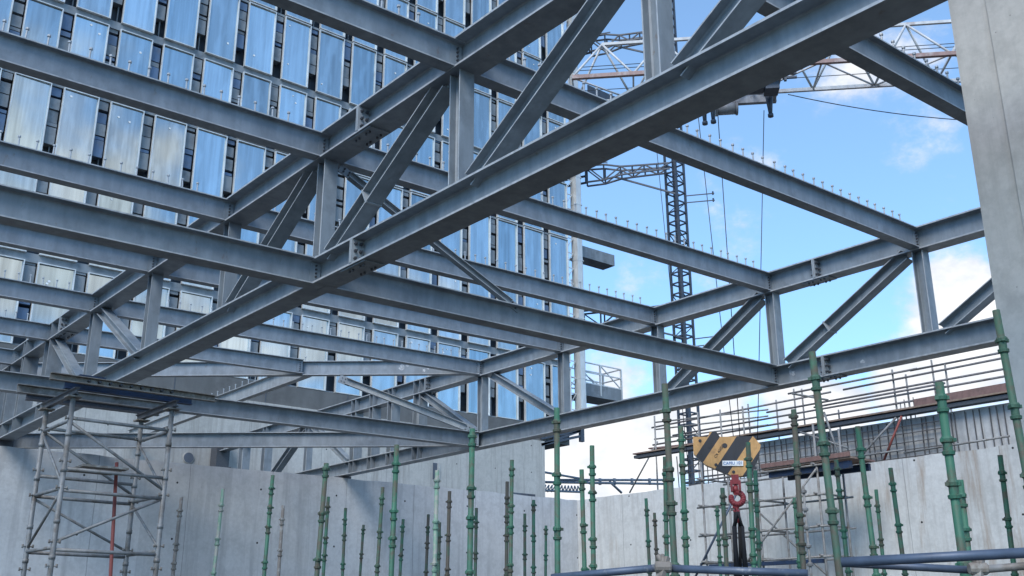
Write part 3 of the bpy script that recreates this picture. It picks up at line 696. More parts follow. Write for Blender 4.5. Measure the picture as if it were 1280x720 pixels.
# trolley under the jib floor
pt = onz(921, 135, 16.7)
pt = J0 + jd * ((pt - J0).dot(jd)) + jn * JW / 2; pt.z = 16.62
trl = thing('crane_trolley', 'grey hoist trolley hanging under the white crane jib', 'trolley', pt)
def jb(bm, a, b_, c, la, lb, lc, mi=0):   # box in jib axes: along, across, up about pt
    o = pt + jd * a + jn * b_ + Vector((0, 0, c)); bar(bm, o - jd * la / 2, o + jd * la / 2, lb, lc, mi=mi)
bm = B()
for s_ in (-1, 1): jb(bm, 0, s_ * 0.78, 0.12, 2.3, 0.16, 0.24); jb(bm, s_ * 1.05, 0, 0.12, 0.14, 1.4, 0.2)
jb(bm, 0.1, -0.2, -0.02, 1.9, 0.5, 0.07); parts('trolley_frame', bm, CRANEG, trl)
bm = B(); o = onz(908, 136, pt.z - 0.12); tube(bm, o - jd * 0.28, o + jd * 0.28, 0.19, 16); tube(bm, o - jd * 0.34, o - jd * 0.28, 0.22, 16); tube(bm, o + jd * 0.28, o + jd * 0.34, 0.22, 16); obj('hoist_motor', bm, CRANEG, trl)
bm = B(); jb(bm, 0.85, -0.4, -0.1, 0.4, 0.5, 0.36); jb(bm, 0.42, -0.4, -0.12, 0.4, 0.35, 0.2); parts('gear_box', bm, CRANED, trl)
for px, py in ((879.5, 128), (890, 126), (961, 118)):
    bm = B(); o = onz(px, py, pt.z); tube(bm, o, o + Vector((0, 0, -0.66)), 0.125 if px > 900 else 0.09, 8, r1=0.055); tube(bm, o + Vector((0, 0, -0.66)), o + Vector((0, 0, -0.75)), 0.085, 8); obj('rope_guide_leg', bm, CRANED, trl)
bm = B()
for s_ in (-1, 1):
    for q in (-1, 1):
        o = pt + jd * s_ * 0.8 + jn * q * 0.81 + Vector((0, 0, 0.3)); tube(bm, o - jn * 0.05, o + jn * 0.05, 0.13, 14)
parts('trolley_wheel', bm, CRANED, trl)
bm = B(); 
for k in range(5): jb(bm, 1.35, -0.7, 0.0 + 0.13 * k, 0.4, 0.08, 0.06)
jb(bm, 1.22, -0.7, 0.3, 0.07, 0.1, 0.8); obj('cable_rack', bm, CRANED, trl)

# hook block
bc = onx(910, 565, 23.0)
hb = thing('hook_block', 'yellow and black striped crane hook block hanging before the right wall', 'hook block', bc)
fwd = Vector((bc.x, bc.y, 0)).normalized(); rt = Vector((fwd.y, -fwd.x, 0)); upv = Vector((0, 0, 1))
dep = (bc - CAM).dot(RM @ Vector((0, 0, -1)))
def hp(px, py, off=0.0):
    d = ray(px, py); d = d * ((bc - CAM).dot(fwd) / d.dot(fwd)); return CAM + d + fwd * off
out = [(866, 546), (885, 546), (887, 540), (895, 539), (900, 546), (941, 545), (951, 556), (948, 572), (941, 588), (934, 594), (918, 596), (909, 592), (882, 581), (867, 567)]
bm = B(); TH = 0.34
a = [bm.verts.new(hp(*p)) for p in out]; c = [bm.verts.new(hp(*p, off=TH)) for p in out]
nn = len(out)
for i in range(nn): quadface(bm, (a[i], a[(i + 1) % nn], c[(i + 1) % nn], c[i]))
bm.faces.new(a[::-1]); bm.faces.new(c)
# diagonal stripes: cut along parallel planes
q0 = hp(884, 546); q1 = hp(868, 570)
sd = (q1 - q0).normalized(); pn = sd.cross(fwd).normalized()
if pn.dot(rt) < 0: pn = -pn
cuts = [(hp(884, 546) - bc).dot(pn) + 0.035, (hp(900, 546) - bc).dot(pn), (hp(920.5, 546) - bc).dot(pn), (hp(941, 545) - bc).dot(pn), (hp(951, 556) - bc).dot(pn) + 0.05]
for t in cuts: bmesh.ops.bisect_plane(bm, geom=bm.verts[:] + bm.edges[:] + bm.faces[:], plane_co=bc + pn * t, plane_no=pn)
for f in bm.faces:
    t = (f.calc_center_median() - bc).dot(pn); k = sum(t > q for q in cuts); f.material_index = k % 2
obj('block_casing', bm, [YEL, BLK], hb)
bm = B()
for x in (887, 906, 935):
    o = hp(x, 557, -0.01); tube(bm, o, o + fwd * (TH + 0.02), 0.07, 12)
for x, y in ((875, 551), (895, 581), (917, 590), (944, 585)): o = hp(x, y, -0.015); tube(bm, o, o + fwd * 0.03, 0.045, 10)
parts('sheave_pin', bm, BLK, hb)
bm = B(); cpt = [hp(903, 576, -0.03), hp(929, 576, -0.03), hp(929, 582.5, -0.03), hp(903, 582.5, -0.03)]
a = [bm.verts.new(p) for p in cpt]; c = [bm.verts.new(p + fwd * 0.025) for p in cpt]
quadface(bm, a); quadface(bm, c[::-1])
for i in range(4): quadface(bm, (a[i], c[i], c[(i + 1) % 4], a[(i + 1) % 4]))
sg = obj('name_plate', bm, WHITE, hb)
def text(name, s, size, p, xdir, ydir, mat, parent):
    cu = bpy.data.curves.new('txt', 'FONT'); cu.body = s; cu.size = size; cu.align_x = 'CENTER'; cu.align_y = 'CENTER'; cu.extrude = 0.003
    to = bpy.data.objects.new('txt', cu); COL.objects.link(to)
    dg = bpy.context.evaluated_depsgraph_get(); me = bpy.data.meshes.new_from_object(to.evaluated_get(dg)); bpy.data.objects.remove(to)
    x, y = xdir.normalized(), ydir.normalized(); z = x.cross(y)
    mt = Matrix((x, y, z)).transposed().to_4x4()
    me.transform(mt); o = bpy.data.objects.new(name, me); COL.objects.link(o); me.materials.clear(); me.materials.append(mat)
    o.parent = parent; o.location = p - wpos(parent); return o
text('lettering', 'CAMU 101', 0.115, hp(916, 579.2, -0.04), rt, upv, BLUEL, sg)
text('lettering', 'CX 4GGC', 0.10, hp(899, 564, -0.008), -sd, Vector(pn) * -1, BLK, hb)
# swivel, hook
bm = B(); o = hp(919, 600); bar(bm, o + upv * 0.14, o - upv * 0.12, 0.2, 0.2, fwd); 
for s_ in (-1, 1): bar(bm, o + rt * 0.11 * s_ - upv * 0.02, o + rt * 0.11 * s_ - upv * 0.32, 0.07, 0.24, fwd)
bar(bm, o - upv * 0.1, o - upv * 0.42, 0.12, 0.12, fwd); obj('swivel', bm, HRED, hb)
bm = B(); hc = hp(921.5, 623); R_ = 0.165; pts = []
for i in range(17):
    an = math.radians(100 - i * 19.5); pts.append(hc + rt * math.cos(an) * R_ + upv * math.sin(an) * R_)
pts = [hp(919, 608)] + pts
for i in range(len(pts) - 1): tube(bm, pts[i], pts[i + 1], 0.082 if i < 13 else 0.082 - 0.015 * (i - 12), 10)
for p in pts[1:-1]: bmesh.ops.create_icosphere(bm, subdivisions=2, radius=0.081, matrix=Matrix.Translation(p))
obj('hook', bm, HRED, hb)
sl = thing('sling_bundle', 'bundle of black lifting slings hanging from the red crane hook', 'slings', hp(921, 660))
bm = B(); rg = random.Random(5)
for k in range(11):
    x0 = rg.uniform(-0.06, 0.06); x1 = rg.uniform(-0.15, 0.15); d0 = rg.uniform(-0.08, 0.08)
    p0 = hp(921, 640) + rt * x0 + fwd * d0; p1 = hp(922, 658) + rt * x1 + fwd * d0; p2 = hp(926, 722) + rt * (x1 + rg.uniform(-0.05, 0.05)) + fwd * d0
    tube(bm, p0, p1, 0.035, 6); tube(bm, p1, p2, 0.04, 6)
obj('slings', bm, SLING, sl)
bm = B()
for k in range(4):
    o = hp(920 + 0.7 * k, 634 + 5 * k); tube(bm, o + upv * 0.1, o - upv * 0.1, 0.045, 8); tube(bm, o - rt * 0.09, o + rt * 0.09, 0.04, 8)
obj('shackle', bm, HRED, sl)
for tp, px, lab in ((872, 917, 'leftmost hoist rope'), (897, 925, 'second hoist rope from the left'), (955, 947, 'rightmost hoist rope')):
    bm = B(); tube(bm, onz(tp, 138, pt.z - 0.02), hp(px, 548, 0.12), 0.013, 6)
    tag(obj('hoist_rope', bm, BLK), lab + ' between the crane trolley and the striped hook block', 'rope', 'hoist ropes')
bm = B(); p0 = onx(819, 168, 26.0); p1 = onx(848, 460, 26.0); tube(bm, p0 + (p0 - p1) * 0.3, p1 + (p1 - p0) * 0.4, 0.012, 6)
tag(obj('guy_rope', bm, BLK), 'thin steel rope hanging just left of the dark crane mast', 'rope')
bm = B(); p0, p1 = onz(985, 118, 16.8), onz(1240, 152, 16.0); prev = None
for i in range(13):
    t = i / 12; p = p0.lerp(p1, t) - upv * (0.55 * 4 * t * (1 - t) * 0.3)
    if prev: tube(bm, prev, p, 0.014, 6)
    prev = p
tag(obj('slack_cable', bm, BLK), 'slack dark cable trailing from the trolley towards the concrete column', 'cable')

# ------------------------------------------------------------------ distant lattice boom
YB = 60.0
lb = thing('crane_boom', 'distant grey lattice boom lying level between the podium corner and the right wall', 'crane boom', (56, YB, 11.5))
pa, pb, pc, pd = ony(676, 592, YB), ony(724, 598, YB), ony(670, 615, YB), ony(726, 615, YB)
bm = B(); tube(bm, pa - Vector((3, 0, -0.3)), pb, 0.09, 8); tube(bm, pc - Vector((3, 0, 0)), pd, 0.09, 8); tube(bm, pa + Vector((-3, 0, -0.85)), ony(836, 605, YB), 0.1, 8); tube(bm, ony(700, 600, YB), ony(836, 600, YB), 0.1, 8); parts('chord', bm, CRANEG, lb)
bm = B(); nseg = 12
for k in range(nseg):
    b0 = pc.lerp(pd, k / nseg); b1 = pc.lerp(pd, (k + 1) / nseg); tp = (pa + Vector((0, 0, -0.85))).lerp(pb + Vector((0, 0, -0.6)), (k + 0.5) / nseg)
    tube(bm, b0, tp, 0.05, 6); tube(bm, tp, b1, 0.05, 6)
tube(bm, ony(762, 602, YB), ony(777, 616, YB), 0.1, 6); tube(bm, ony(727, 600, YB), ony(742, 606, YB), 0.1, 6)
for x in (750, 768, 790, 812): tube(bm, ony(x, 598, YB), ony(x, 606, YB), 0.13, 6)
parts('lacing', bm, CRANEG, lb)
bm = B(); bar(bm, (44, YB, 0), (44, YB, 11.6), 0.6, 0.6, (0, 1, 0)); bar(bm, (68, YB, 0), (68, YB, 12.3), 0.6, 0.6, (0, 1, 0)); parts('trestle', bm, CRANEG, lb)

# ------------------------------------------------------------------ scaffolding on top of / behind the right wall
es = thing('edge_scaffold', 'tube guard-rail scaffold along the plank deck above the right wall', 'scaffold', (33.4, 20, 8.3))
XE = 33.5
bm = B()
for z, y0, y1 in ((10.02, 13.5, 18.3), (9.76, 13.5, 21.0), (9.45, 12, 24.6), (9.15, 12, 29.6), (8.9, 12, 30.8), (9.72, 21.5, 30.8), (9.98, 18.0, 23.4), (9.3, 17.0, 22.4), (8.62, 12, 31.2)):
    tube(bm, (XE + rng.uniform(-0.1, 0.1), y0, z + rng.uniform(-0.05, 0.05)), (XE + rng.uniform(-0.1, 0.1), y1, z + rng.uniform(-0.05, 0.05)), 0.04, 7)
parts('guard_rail', bm, RAILM, es)
bm = B()
for px, py in ((1115, 462), (1132, 468), (1164, 450), (1181, 455), (992, 486), (1002, 486), (1018, 480), (970, 500), (935, 505), (1048, 512)):
    p = onx(px, py, XE + (0.06 if px % 2 else 0.5)); tube(bm, (p.x, p.y, 0), (p.x, p.y, p.z), 0.034, 7)
parts('upright', bm, GALV, es)
bm = B()
for (x0, y0, x1, y1, m_) in ((1062, 585, 1120, 522, 0), (1127, 520, 1105, 575, 1), (1030, 515, 1052, 580, 0), (990, 492, 1035, 500, 0), (1000, 540, 1060, 560, 0)):
    tube(bm, onx(x0, y0, 31.7), onx(x1, y1, 31.7), 0.04, 7, m_)
tube(bm, onx(1060, 572, 31.6), onx(1130, 562, 31.6), 0.035, 7); tube(bm, onx(1130, 566, 31.6), onx(1262, 545, 31.6), 0.035, 7)
parts('brace', bm, [GALV, REDT], es)
bm = B(); p = onx(1130, 500, XE); tube(bm, (p.x, p.y, 8.3), (p.x, p.y, 9.0), 0.02, 6)
for k in range(5): tube(bm, (p.x, p.y - 0.35 + 0.17 * k, 8.3), (p.x, p.y - 0.35 + 0.17 * k, 8.75 + rng.uniform(0, 0.3)), 0.018, 6)
parts('starter_bars', bm, RUSTG, es)

# corner deck beside the crane mast
cdk = thing('corner_scaffold_deck', 'scaffold deck with red-brown plank edge beside the dark crane mast', 'scaffold', onx(842, 600, 33.6))
XD = 33.6
q0, q1 = onx(820, 562, XD), onx(905, 553, XD)
bm = B(); bar(bm, q0, q1, 1.0, 0.06); obj('plank_deck', bm, PLANKR, cdk)
bm = B(); bar(bm, q0 - upv * 0.12, q1 - upv * 0.12, 0.6, 0.14); obj('deck_joist', bm, BLUEB, cdk)
bm = B()
for px, py in ((818, 520), (872, 515), (900, 512), (928, 508)): p = onx(px, py, XD - 0.52); tube(bm, (p.x, p.y, 0), p, 0.036, 7)
tube(bm, onx(787, 616, XD - 0.5), onx(822, 552, XD - 0.5), 0.036, 7)
for (a, b_) in (((818, 528), (960, 512)), ((818, 537), (960, 520)), ((818, 549), (960, 531)), ((878, 596), (928, 590))): tube(bm, onx(*a, XD - 0.46), onx(*b_, XD - 0.46), 0.034, 7)
parts('tube', bm, GALV, cdk)

# access scaffold tower in front of the right wall
asx = thing('access_scaffold', 'four-lift tube access scaffold standing against the right wall behind the hook', 'scaffold', (28.2, 20.7, 0))
bm = B()
for x in (27.5, 28.9):
    for y in (23.05, 20.75, 18.45): tube(bm, (x, y, 0), (x, y, 6.9 if y > 19 else 7.4), 0.036, 8)
parts('standard', bm, GALV, asx)
bm = B()
for z in (2.4, 3.35, 4.25, 5.2, 6.1):
    for x in (27.46, 28.94): tube(bm, (x, 23.3, z), (x, 18.2, z + 0.02), 0.034, 7)
    for y in (23.1, 20.8, 18.5): tube(bm, (27.3, y, z + 0.06), (29.1, y, z + 0.06), 0.034, 7)
parts('ledger', bm, GALV, asx)
bm = B(); tube(bm, (27.4, 23.2, 1.6), (27.4, 18.4, 6.0), 0.034, 7); tube(bm, (28.95, 18.4, 2.0), (28.95, 23.2, 6.2), 0.034, 7); tube(bm, (27.42, 24.0, 2.3), (27.42, 21.5, 5.6), 0.04, 7, 1); parts('brace', bm, [GALV, BLUET], asx)
bm = B()
for k in range(4): bar(bm, (27.6 + 0.34 * k, 20.5, 6.2), (27.6 + 0.34 * k, 17.2, 6.22), 0.31, 0.055, mi=k % 2)
bar(bm, (27.42, 20.5, 6.30), (27.42, 17.2, 6.32), 0.04, 0.14, mi=1); parts('plank_deck', bm, [PLANK, PLANKR], asx)
bm = B(); bar(bm, (27.6, 20.3, 6.03), (27.6, 17.3, 6.03), 0.12, 0.22); bar(bm, (28.6, 20.3, 6.03), (28.6, 17.3, 6.03), 0.12, 0.22); bar(bm, (27.5, 22.9, 3.25), (27.5, 18.5, 3.25), 0.2, 0.12); parts('deck_joist', bm, BLUEB, asx)

# ------------------------------------------------------------------ shoring tower on the left
ZS = 4.62
st = thing('shoring_tower', 'grey tubular shoring tower with cross braces under the end of the near truss', 'shoring tower', (4.95, 15.6, 0))
P1, P2, P3, P4 = ony(62, 720, 15.0), ony(45, 720, 15.9), ony(194, 720, 15.0), ony(172, 720, 15.9)
P2 = Vector((P1.x - 0.02, 16.2, 0)); P4 = Vector((P3.x - 0.02, 16.2, 0))
legs = [P1, P2, P3, P4]
for p in legs:
    bm = B(); tube(bm, (p.x, p.y, 0), (p.x, p.y, ZS), 0.037, 12)
    for z in (0.5, 1.42, 2.42, 2.9, 3.6, 4.1): tube(bm, (p.x, p.y, z - 0.03), (p.x, p.y, z + 0.03), 0.045, 12)
    lg = obj('leg', bm, GALV, st)
    bm = B(); bar(bm, (p.x, p.y, ZS + 0.002), (p.x, p.y, ZS + 0.022), 0.2, 0.2, (0, 1, 0)); tube(bm, (p.x, p.y, ZS - 0.25), (p.x, p.y, ZS), 0.03, 10); obj('screw_head', bm, RUSTG, lg)
    bm = B()
    for z in (2.3, 2.62, 3.35, 3.72, 4.32):
        for s_ in (-1, 1): tube(bm, (p.x + 0.03 * s_, p.y - 0.02, z), (p.x + 0.075 * s_, p.y - 0.02, z), 0.011, 6); tube(bm, (p.x + 0.07 * s_, p.y - 0.02, z - 0.02), (p.x + 0.07 * s_, p.y - 0.02, z + 0.03), 0.014, 6)
    parts('coupler', bm, RUSTG, lg)
def rail(p, q, z0, z1, rr=0.026, nm='ledger'):
    bm = B(); tube(bm, (p.x, p.y, z0), (q.x, q.y, z1), rr, 9); obj(nm, bm, GALV, st)
for z in (2.52, 3.32, 3.62, 4.33, 1.5):
    rail(P1, P3, z, z - 0.02); rail(P2, P4, z + 0.02, z)
for z in (2.55, 3.35, 4.3): rail(P1, P2, z, z); rail(P3, P4, z, z)
rail(P1, P3, 4.28, 3.42, 0.022, 'brace'); rail(P2, P4, 4.3, 3.45, 0.022, 'brace')
rail(P1, P3, 2.62, 3.30, 0.02, 'brace'); rail(P2, P4, 3.3, 2.6, 0.02, 'brace')
rail(P1, P2, 3.3, 2.6, 0.02, 'brace'); rail(P1, P2, 3.4, 4.25, 0.02, 'brace'); rail(P3, P4, 2.6, 3.3, 0.02, 'brace'); rail(P3, P4, 3.4, 4.25, 0.02, 'brace')
bm = B()
for k in range(3): bar(bm, (P1.x + 0.25, 15.1 + 0.28 * k, 3.69), (P1.x + 0.9, 15.1 + 0.28 * k, 3.69), 0.2, 0.03)
parts('walk_board', bm, RUSTG, st)
# head beams laid on the tower
def headbeam(label, a, b_, kind, mat, d, w):
    bm = B()
    if kind == 'c': channel(bm, a, b_, d, w)
    else: ibeam(bm, a, b_, d, w, 0.014, 0.01)
    o = obj('head_beam', bm, [mat, mat]); tag(o, label, 'steel beam', 'beams on the shoring tower'); return o
zz = ZS + 0.024
headbeam('dark crosswise bearer on the left pair of shoring tower legs', (P1.x, 14.85, zz + 0.06), (P2.x, 16.4, zz + 0.06), 'i', BOLT, 0.10, 0.07)
headbeam('dark crosswise bearer on the right pair of shoring tower legs', (P3.x, 14.85, zz + 0.06), (P4.x, 16.4, zz + 0.06), 'i', BOLT, 0.10, 0.07)
front_channel = headbeam('front perforated pale channel lying along the top of the shoring tower', (P1.x - 0.42, 14.75, zz + 0.185), (P3.x + 0.55, 14.75, zz + 0.175), 'c', RUSTG, 0.10, 0.08)
headbeam('blue painted steel beam lying on the shoring tower behind the pale channel', (P1.x - 0.1, 15.15, zz + 0.185), (P3.x + 0.35, 15.15, zz + 0.185), 'i', BLUEB, 0.12, 0.10)
headbeam('rear pale channel overhanging the left side of the shoring tower', (P1.x - 0.55, 15.9, zz + 0.19), (P3.x + 0.2, 15.9, zz + 0.19), 'c', GALV, 0.13, 0.08)
headbeam('dark flat beam across the back of the shoring tower top', (P1.x - 0.3, 16.35, zz + 0.175), (P3.x + 0.3, 16.35, zz + 0.175), 'i', BOLT, 0.10, 0.08)
bm = B()
for k in range(9):
    x = P1.x + 0.1 + 0.15 * k; tube(bm, (x, 14.666, zz + 0.185), (x, 14.748, zz + 0.185), 0.018, 8)
parts('wedge_pin', bm, BLK, front_channel)
bm = B(); box(bm, (P1.x + 0.05, 15.0, zz + 0.248), (P1.x + 0.42, 15.35, zz + 0.33)); tag(obj('jack_box', bm, BLUEB), 'small blue jack box on the left of the shoring tower top', 'jack')

# ------------------------------------------------------------------ green scaffold standards
MT = {'g': GREEN, 'w': GREENR, 'p': GREENP, 'r': RUST, 'k': RUSTG, 'd': REDT}
def collar_mesh(name, rad, mat):
    bm = B(); k = rad / 0.03
    lathe(bm, [(0.029 * k, -0.022), (0.039 * k, -0.018), (0.042 * k, 0.004), (0.030 * k, 0.010), (0.030 * k, 0.055), (0.039 * k, 0.062), (0.042 * k, 0.085), (0.034 * k, 0.10), (0.029 * k, 0.102)], Vector((0, 0, 0)), n=14)
    for an in (0.4, 2.5, 4.6):
        c = Vector((math.cos(an), math.sin(an), 0)); box(bm, tuple(c * 0.04 * k + Vector((-0.01, -0.01, 0.062))), tuple(c * 0.04 * k + Vector((0.014, 0.014, 0.086))))
    bmesh.ops.recalc_face_normals(bm, faces=bm.faces)
    me = bpy.data.meshes.new(name); bm.to_mesh(me); bm.free(); me.materials.append(mat); return me
CM = {}
def standard(xt, yt, xb, yb, wpx, mk, label, name='scaffold_standard', first=None):
    dia = 0.06; depth = dia * F / wpx
    Pb = at(xb, yb, depth); dh = math.hypot(Pb.x, Pb.y)
    d = ray(xt, yt); Pt = CAM + d * (dh / math.hypot(d.x, d.y))
    lean = (Pt - Pb) / (Pt.z - Pb.z); base = Pb - lean * Pb.z
    if name == 'scaffold_standard': grp = 'green scaffold standards in the pit'
    else: grp = None
    r = thing(name, label, 'scaffold tube', base, grp)
    bm = B(); tube(bm, base, Pt, 0.0275 if name == 'scaffold_standard' else 0.026, 12)
    obj('tube', bm, MT[mk], r)
    if name != 'scaffold_standard': return r
    if mk not in CM: CM[mk] = collar_mesh('collar', 0.03, MT[mk])
    rr = random.Random(int(xt * 7 + yt)); z = (Pt.z - rr.uniform(0.14, 0.34)); k = 0
    while z > 0.3 and k < 12:
        o = bpy.data.objects.new('collar', CM[mk]); COL.objects.link(o); o.parent = r
        o.location = base + lean * z - wpos(r); o.rotation_euler = (0, 0, rr.uniform(0, 6)); z -= rr.choice((0.28, 0.5, 0.5, 0.5)); k += 1
    return r
ST = [
 (227, 621, 216, 720, 5, 'k', 'rusty grey standard nearest the right legs of the shoring tower'),
 (279, 611, 267, 720, 5, 'p', 'pale whitish standard between the shoring tower and the shaded wall seam'),
 (341, 594, 330, 720, 5.2, 'g', 'slim green standard, third to the right of the shoring tower'),
 (354, 632, 348, 720, 4.6, 'k', 'short rusty grey standard just right of a taller slim green one'),
 (408, 579, 396, 720, 6.8, 'w', 'tall weathered green standard in front of the notch under the right truss end'),
 (410.5, 621, 404, 720, 4.6, 'g', 'shorter green standard touching the right side of a tall weathered one'),
 (432, 635, 428, 720, 4.2, 'g', 'thin mid-height green standard under the far end of the right truss'),
 (454.5, 656, 450, 720, 3.6, 'w', 'very thin short standard between the far truss end and a dark rusty pair'),
 (478.5, 609, 471, 720, 5, 'w', 'dark weathered standard left of a bright tall green one'),
 (496, 556, 489, 720, 7.2, 'g', 'bright tall green standard rising to the low oblique beam end'),
 (504, 649, 500, 720, 4.2, 'g', 'short thin green standard hugging the right of the bright tall one'),
 (535.5, 643, 532.5, 720, 4.2, 'r', 'thin dark rusty standard left of the faded pale green one'),
 (546.5, 588, 543, 720, 6.2, 'p', 'faded pale green standard in front of the square podium opening'),
 (549.5, 653, 548, 720, 4.4, 'w', 'short dark standard half hidden behind the faded pale green one'),
 (562, 614, 559, 720, 5, 'r', 'dark rusty standard left of the tall one beside the bottom chord joint'),
 (590.5, 536, 587, 720, 8, 'g', 'tall green standard with a pale collar below the truss joint with the low cross beam'),
 (595.5, 635, 594, 720, 4.6, 'w', 'thin standard half behind the tall one with the pale collar'),
 (634, 602, 633, 720, 5, 'r', 'dark rusty standard paired with a green one near the centre'),
 (640, 575, 638, 720, 5.6, 'g', 'green standard touching a dark rusty one near the centre'),
 (656, 642, 656, 720, 4.2, 'w', 'thin short standard right of the central green and rusty pair'),
 (667, 625, 667, 720, 4.6, 'g', 'thin green standard halfway between the central pair and the corner tall one'),
 (682.5, 657, 682, 720, 3.8, 'g', 'shortest thin green standard left of the tall one before the pit corner'),
 (696, 510, 697, 720, 8.2, 'g', 'tall bright green standard overlapping the bottom chord left of the pit corner'),
 (727, 587, 731, 722, 6.5, 'g', 'green standard standing directly in front of the pit corner'),
 (740, 557, 742, 722, 7, 'g', 'taller green standard just right of the pit corner'),
 (807.5, 623, 812.5, 720, 4.6, 'g', 'thin green standard before the clean middle of the bright right wall'),
 (818, 641, 822, 720, 4.2, 'r', 'short rusty standard left of the thick rusty pole under the bottom chord'),
 (831, 571, 834, 720, 6, 'g', 'green standard hidden partly behind the thick rusty pole'),
 (831, 480, 844, 722, 9.2, 'w', 'thick weathered pole rising past the bottom chord with a heavy coupler'),
 (851, 533, 859, 722, 7, 'g', 'clean green standard right of the thick weathered pole'),
 (896, 632, 901, 720, 4.4, 'g', 'thin green standard left of the crane hook'),
 (903, 610, 909, 722, 6.2, 'w', 'weathered green standard directly left of the black slings'),
 (935, 553, 943, 722, 6.8, 'g', 'green standard overlapping the right end of the striped hook block'),
 (944, 588, 950, 722, 5.6, 'g', 'green standard right behind the one overlapping the hook block'),
 (992, 512, 1005, 722, 7.6, 'r', 'rusty brown standard in front of the access scaffold'),
 (993, 622, 1000, 722, 4.4, 'g', 'thin green standard beside the rusty brown one at the access scaffold'),
 (1015, 440, 1050, 722, 10.4, 'w', 'thick rusty green pole crossing the bottom chord of the right truss'),
 (1045, 575, 1061, 722, 6, 'g', 'green standard just right of the thick rusty green pole'),
 (1072, 533, 1096, 722, 7.4, 'g', 'tall green standard left of centre on the stained right wall'),
 (1095, 612, 1106, 722, 5, 'g', 'short thin green standard between two taller ones on the stained right wall'),
 (1113, 585, 1132, 722, 6.2, 'g', 'green standard left of the thickest green pole on the right'),
 (1174, 478, 1206, 716, 12.0, 'g', 'thickest green pole at the right standing on the coupled tubes'),
 (1200, 600, 1213, 716, 9.0, 'g', 'short stout green pole strapped to the right of the thickest one'),
 (1250, 569, 1269, 722, 7, 'g', 'green standard at the far right near the concrete column foot'),
 (1245, 388, 1282, 585, 10.5, 'w', 'weathered green pole leaning against the left edge of the concrete column'),
]
for a in ST: standard(*a)
standard(146, 578, 138, 722, 5.2, 'd', 'thin red oxide tube standing in front of the shoring tower', name='red_tube')
# near horizontal tubes along the bottom edge
def htube(x0, y0, x1, y1, d0, d1, rad, mat, label):
    bm = B(); tube(bm, at(x0, y0, d0), at(x1, y1, d1), rad, 14); return tag(obj('scaffold_tube', bm, mat), label, 'scaffold tube', 'level tubes along the bottom')
htube(690, 722, 832, 709, 6.6, 6.3, 0.024, BLUET, 'grey-blue level tube at the bottom centre left of the coupler')
htube(836, 710.5, 1010, 717, 6.3, 6.0, 0.024, BLUET, 'dark blue level tube at the bottom right of the coupler')
htube(1052, 703, 1300, 690, 5.6, 5.2, 0.027, BLUET, 'thick blue-grey level tube at the lower right corner')
htube(1052, 704, 1222, 713, 5.75, 5.55, 0.021, BLUET, 'thinner level tube below the thick one, ending at the lower right coupler')
htube(1226, 712, 1300, 706, 5.5, 5.4, 0.021, GALV, 'short pale level tube leaving the lower right coupler')
def coupler(px, py, depth, label, rad):
    p = at(px, py, depth); r = thing('tube_coupler', label, 'coupler', p)
    bm = B(); lathe(bm, [(rad, -0.05), (rad * 1.25, -0.04), (rad * 1.25, 0.04), (rad, 0.05)], p, Vector((0.75, -0.66, 0)), 12); obj('clamp', bm, RUSTG, r)
    bm = B()
    for s_ in (-1, 1): tube(bm, p + Vector((0, 0, 0.01)) + Vector((0.5, 0.6, 0)) * 0.02 * s_, p + Vector((-0.02 * s_, 0.02, 0.075)), 0.014, 6)
    bar(bm, p + Vector((-0.03, 0, -0.06)), p + Vector((0.03, 0, 0.06)), 0.05, 0.03); obj('bolt', bm, RUSTG, r)
coupler(829, 709, 6.28, 'worn tube coupler at the foot of the thick weathered pole', 0.029)
coupler(1223, 711, 5.5, 'rusty tube coupler at the lower right below the thickest green pole', 0.027)
# white jack leg by the access scaffold
jk = thing('screw_jack_post', 'whitish galvanised jack post with collars beside the rusty brown standard', 'jack post', onx(1014, 720, 20.0) * 1.0)
Pb = onx(1014, 720, 16.5); pz = Vector((Pb.x, Pb.y, 0)); jk.location = pz
dt = ray(1007, 608); zt = 1.6 + dt.z * math.hypot(Pb.x, Pb.y) / math.hypot(dt.x, dt.y)
bm = B(); tube(bm, pz, pz + upv * zt, 0.024, 10); obj('tube', bm, GALV, jk)
bm = B()
for k in range(7):
    z = zt - 0.1 - 0.33 * k
    if z > 0.1: lathe(bm, [(0.026, -0.03), (0.055, -0.02), (0.06, 0.02), (0.026, 0.05)], pz + upv * z, n=12)
parts('collar', bm, GALV, jk)

# ------------------------------------------------------------------ world, sun
SUN_DIR = Vector((-0.75, -0.42, 0.88)).normalized()      # direction towards the sun
EL = math.asin(SUN_DIR.z); AZ = math.atan2(SUN_DIR.x, SUN_DIR.y)
wd = bpy.data.worlds.new('World'); SC.world = wd; wd.use_nodes = True
nt = wd.node_tree; nt.nodes.clear()
outn = N(nt, 'ShaderNodeOutputWorld'); bg = N(nt, 'ShaderNodeBackground')
sky = N(nt, 'ShaderNodeTexSky', sky_type='NISHITA'); sky.sun_disc = False
sky.sun_elevation = EL; sky.sun_rotation = AZ; sky.altitude = 1500; sky.air_density = 1.0; sky.dust_density = 0.1; sky.ozone_density = 1.5
tc = N(nt, 'ShaderNodeTexCoord'); dirv = tc.outputs['Generated']
def M(op, a, bb=None, c=None, clamp=False):
    n = N(nt, 'ShaderNodeMath', operation=op); n.use_clamp = clamp
    for i, v in enumerate((a, bb, c)):
        if v is None: continue
        if hasattr(v, 'default_value'): nt.links.new(v, n.inputs[i])
        else: n.inputs[i].default_value = v
    return n.outputs[0]
def rdir(px, py, mirror=False):
    d = ray(px, py).normalized()
    return Vector((d.x, -d.y, d.z)) if mirror else d
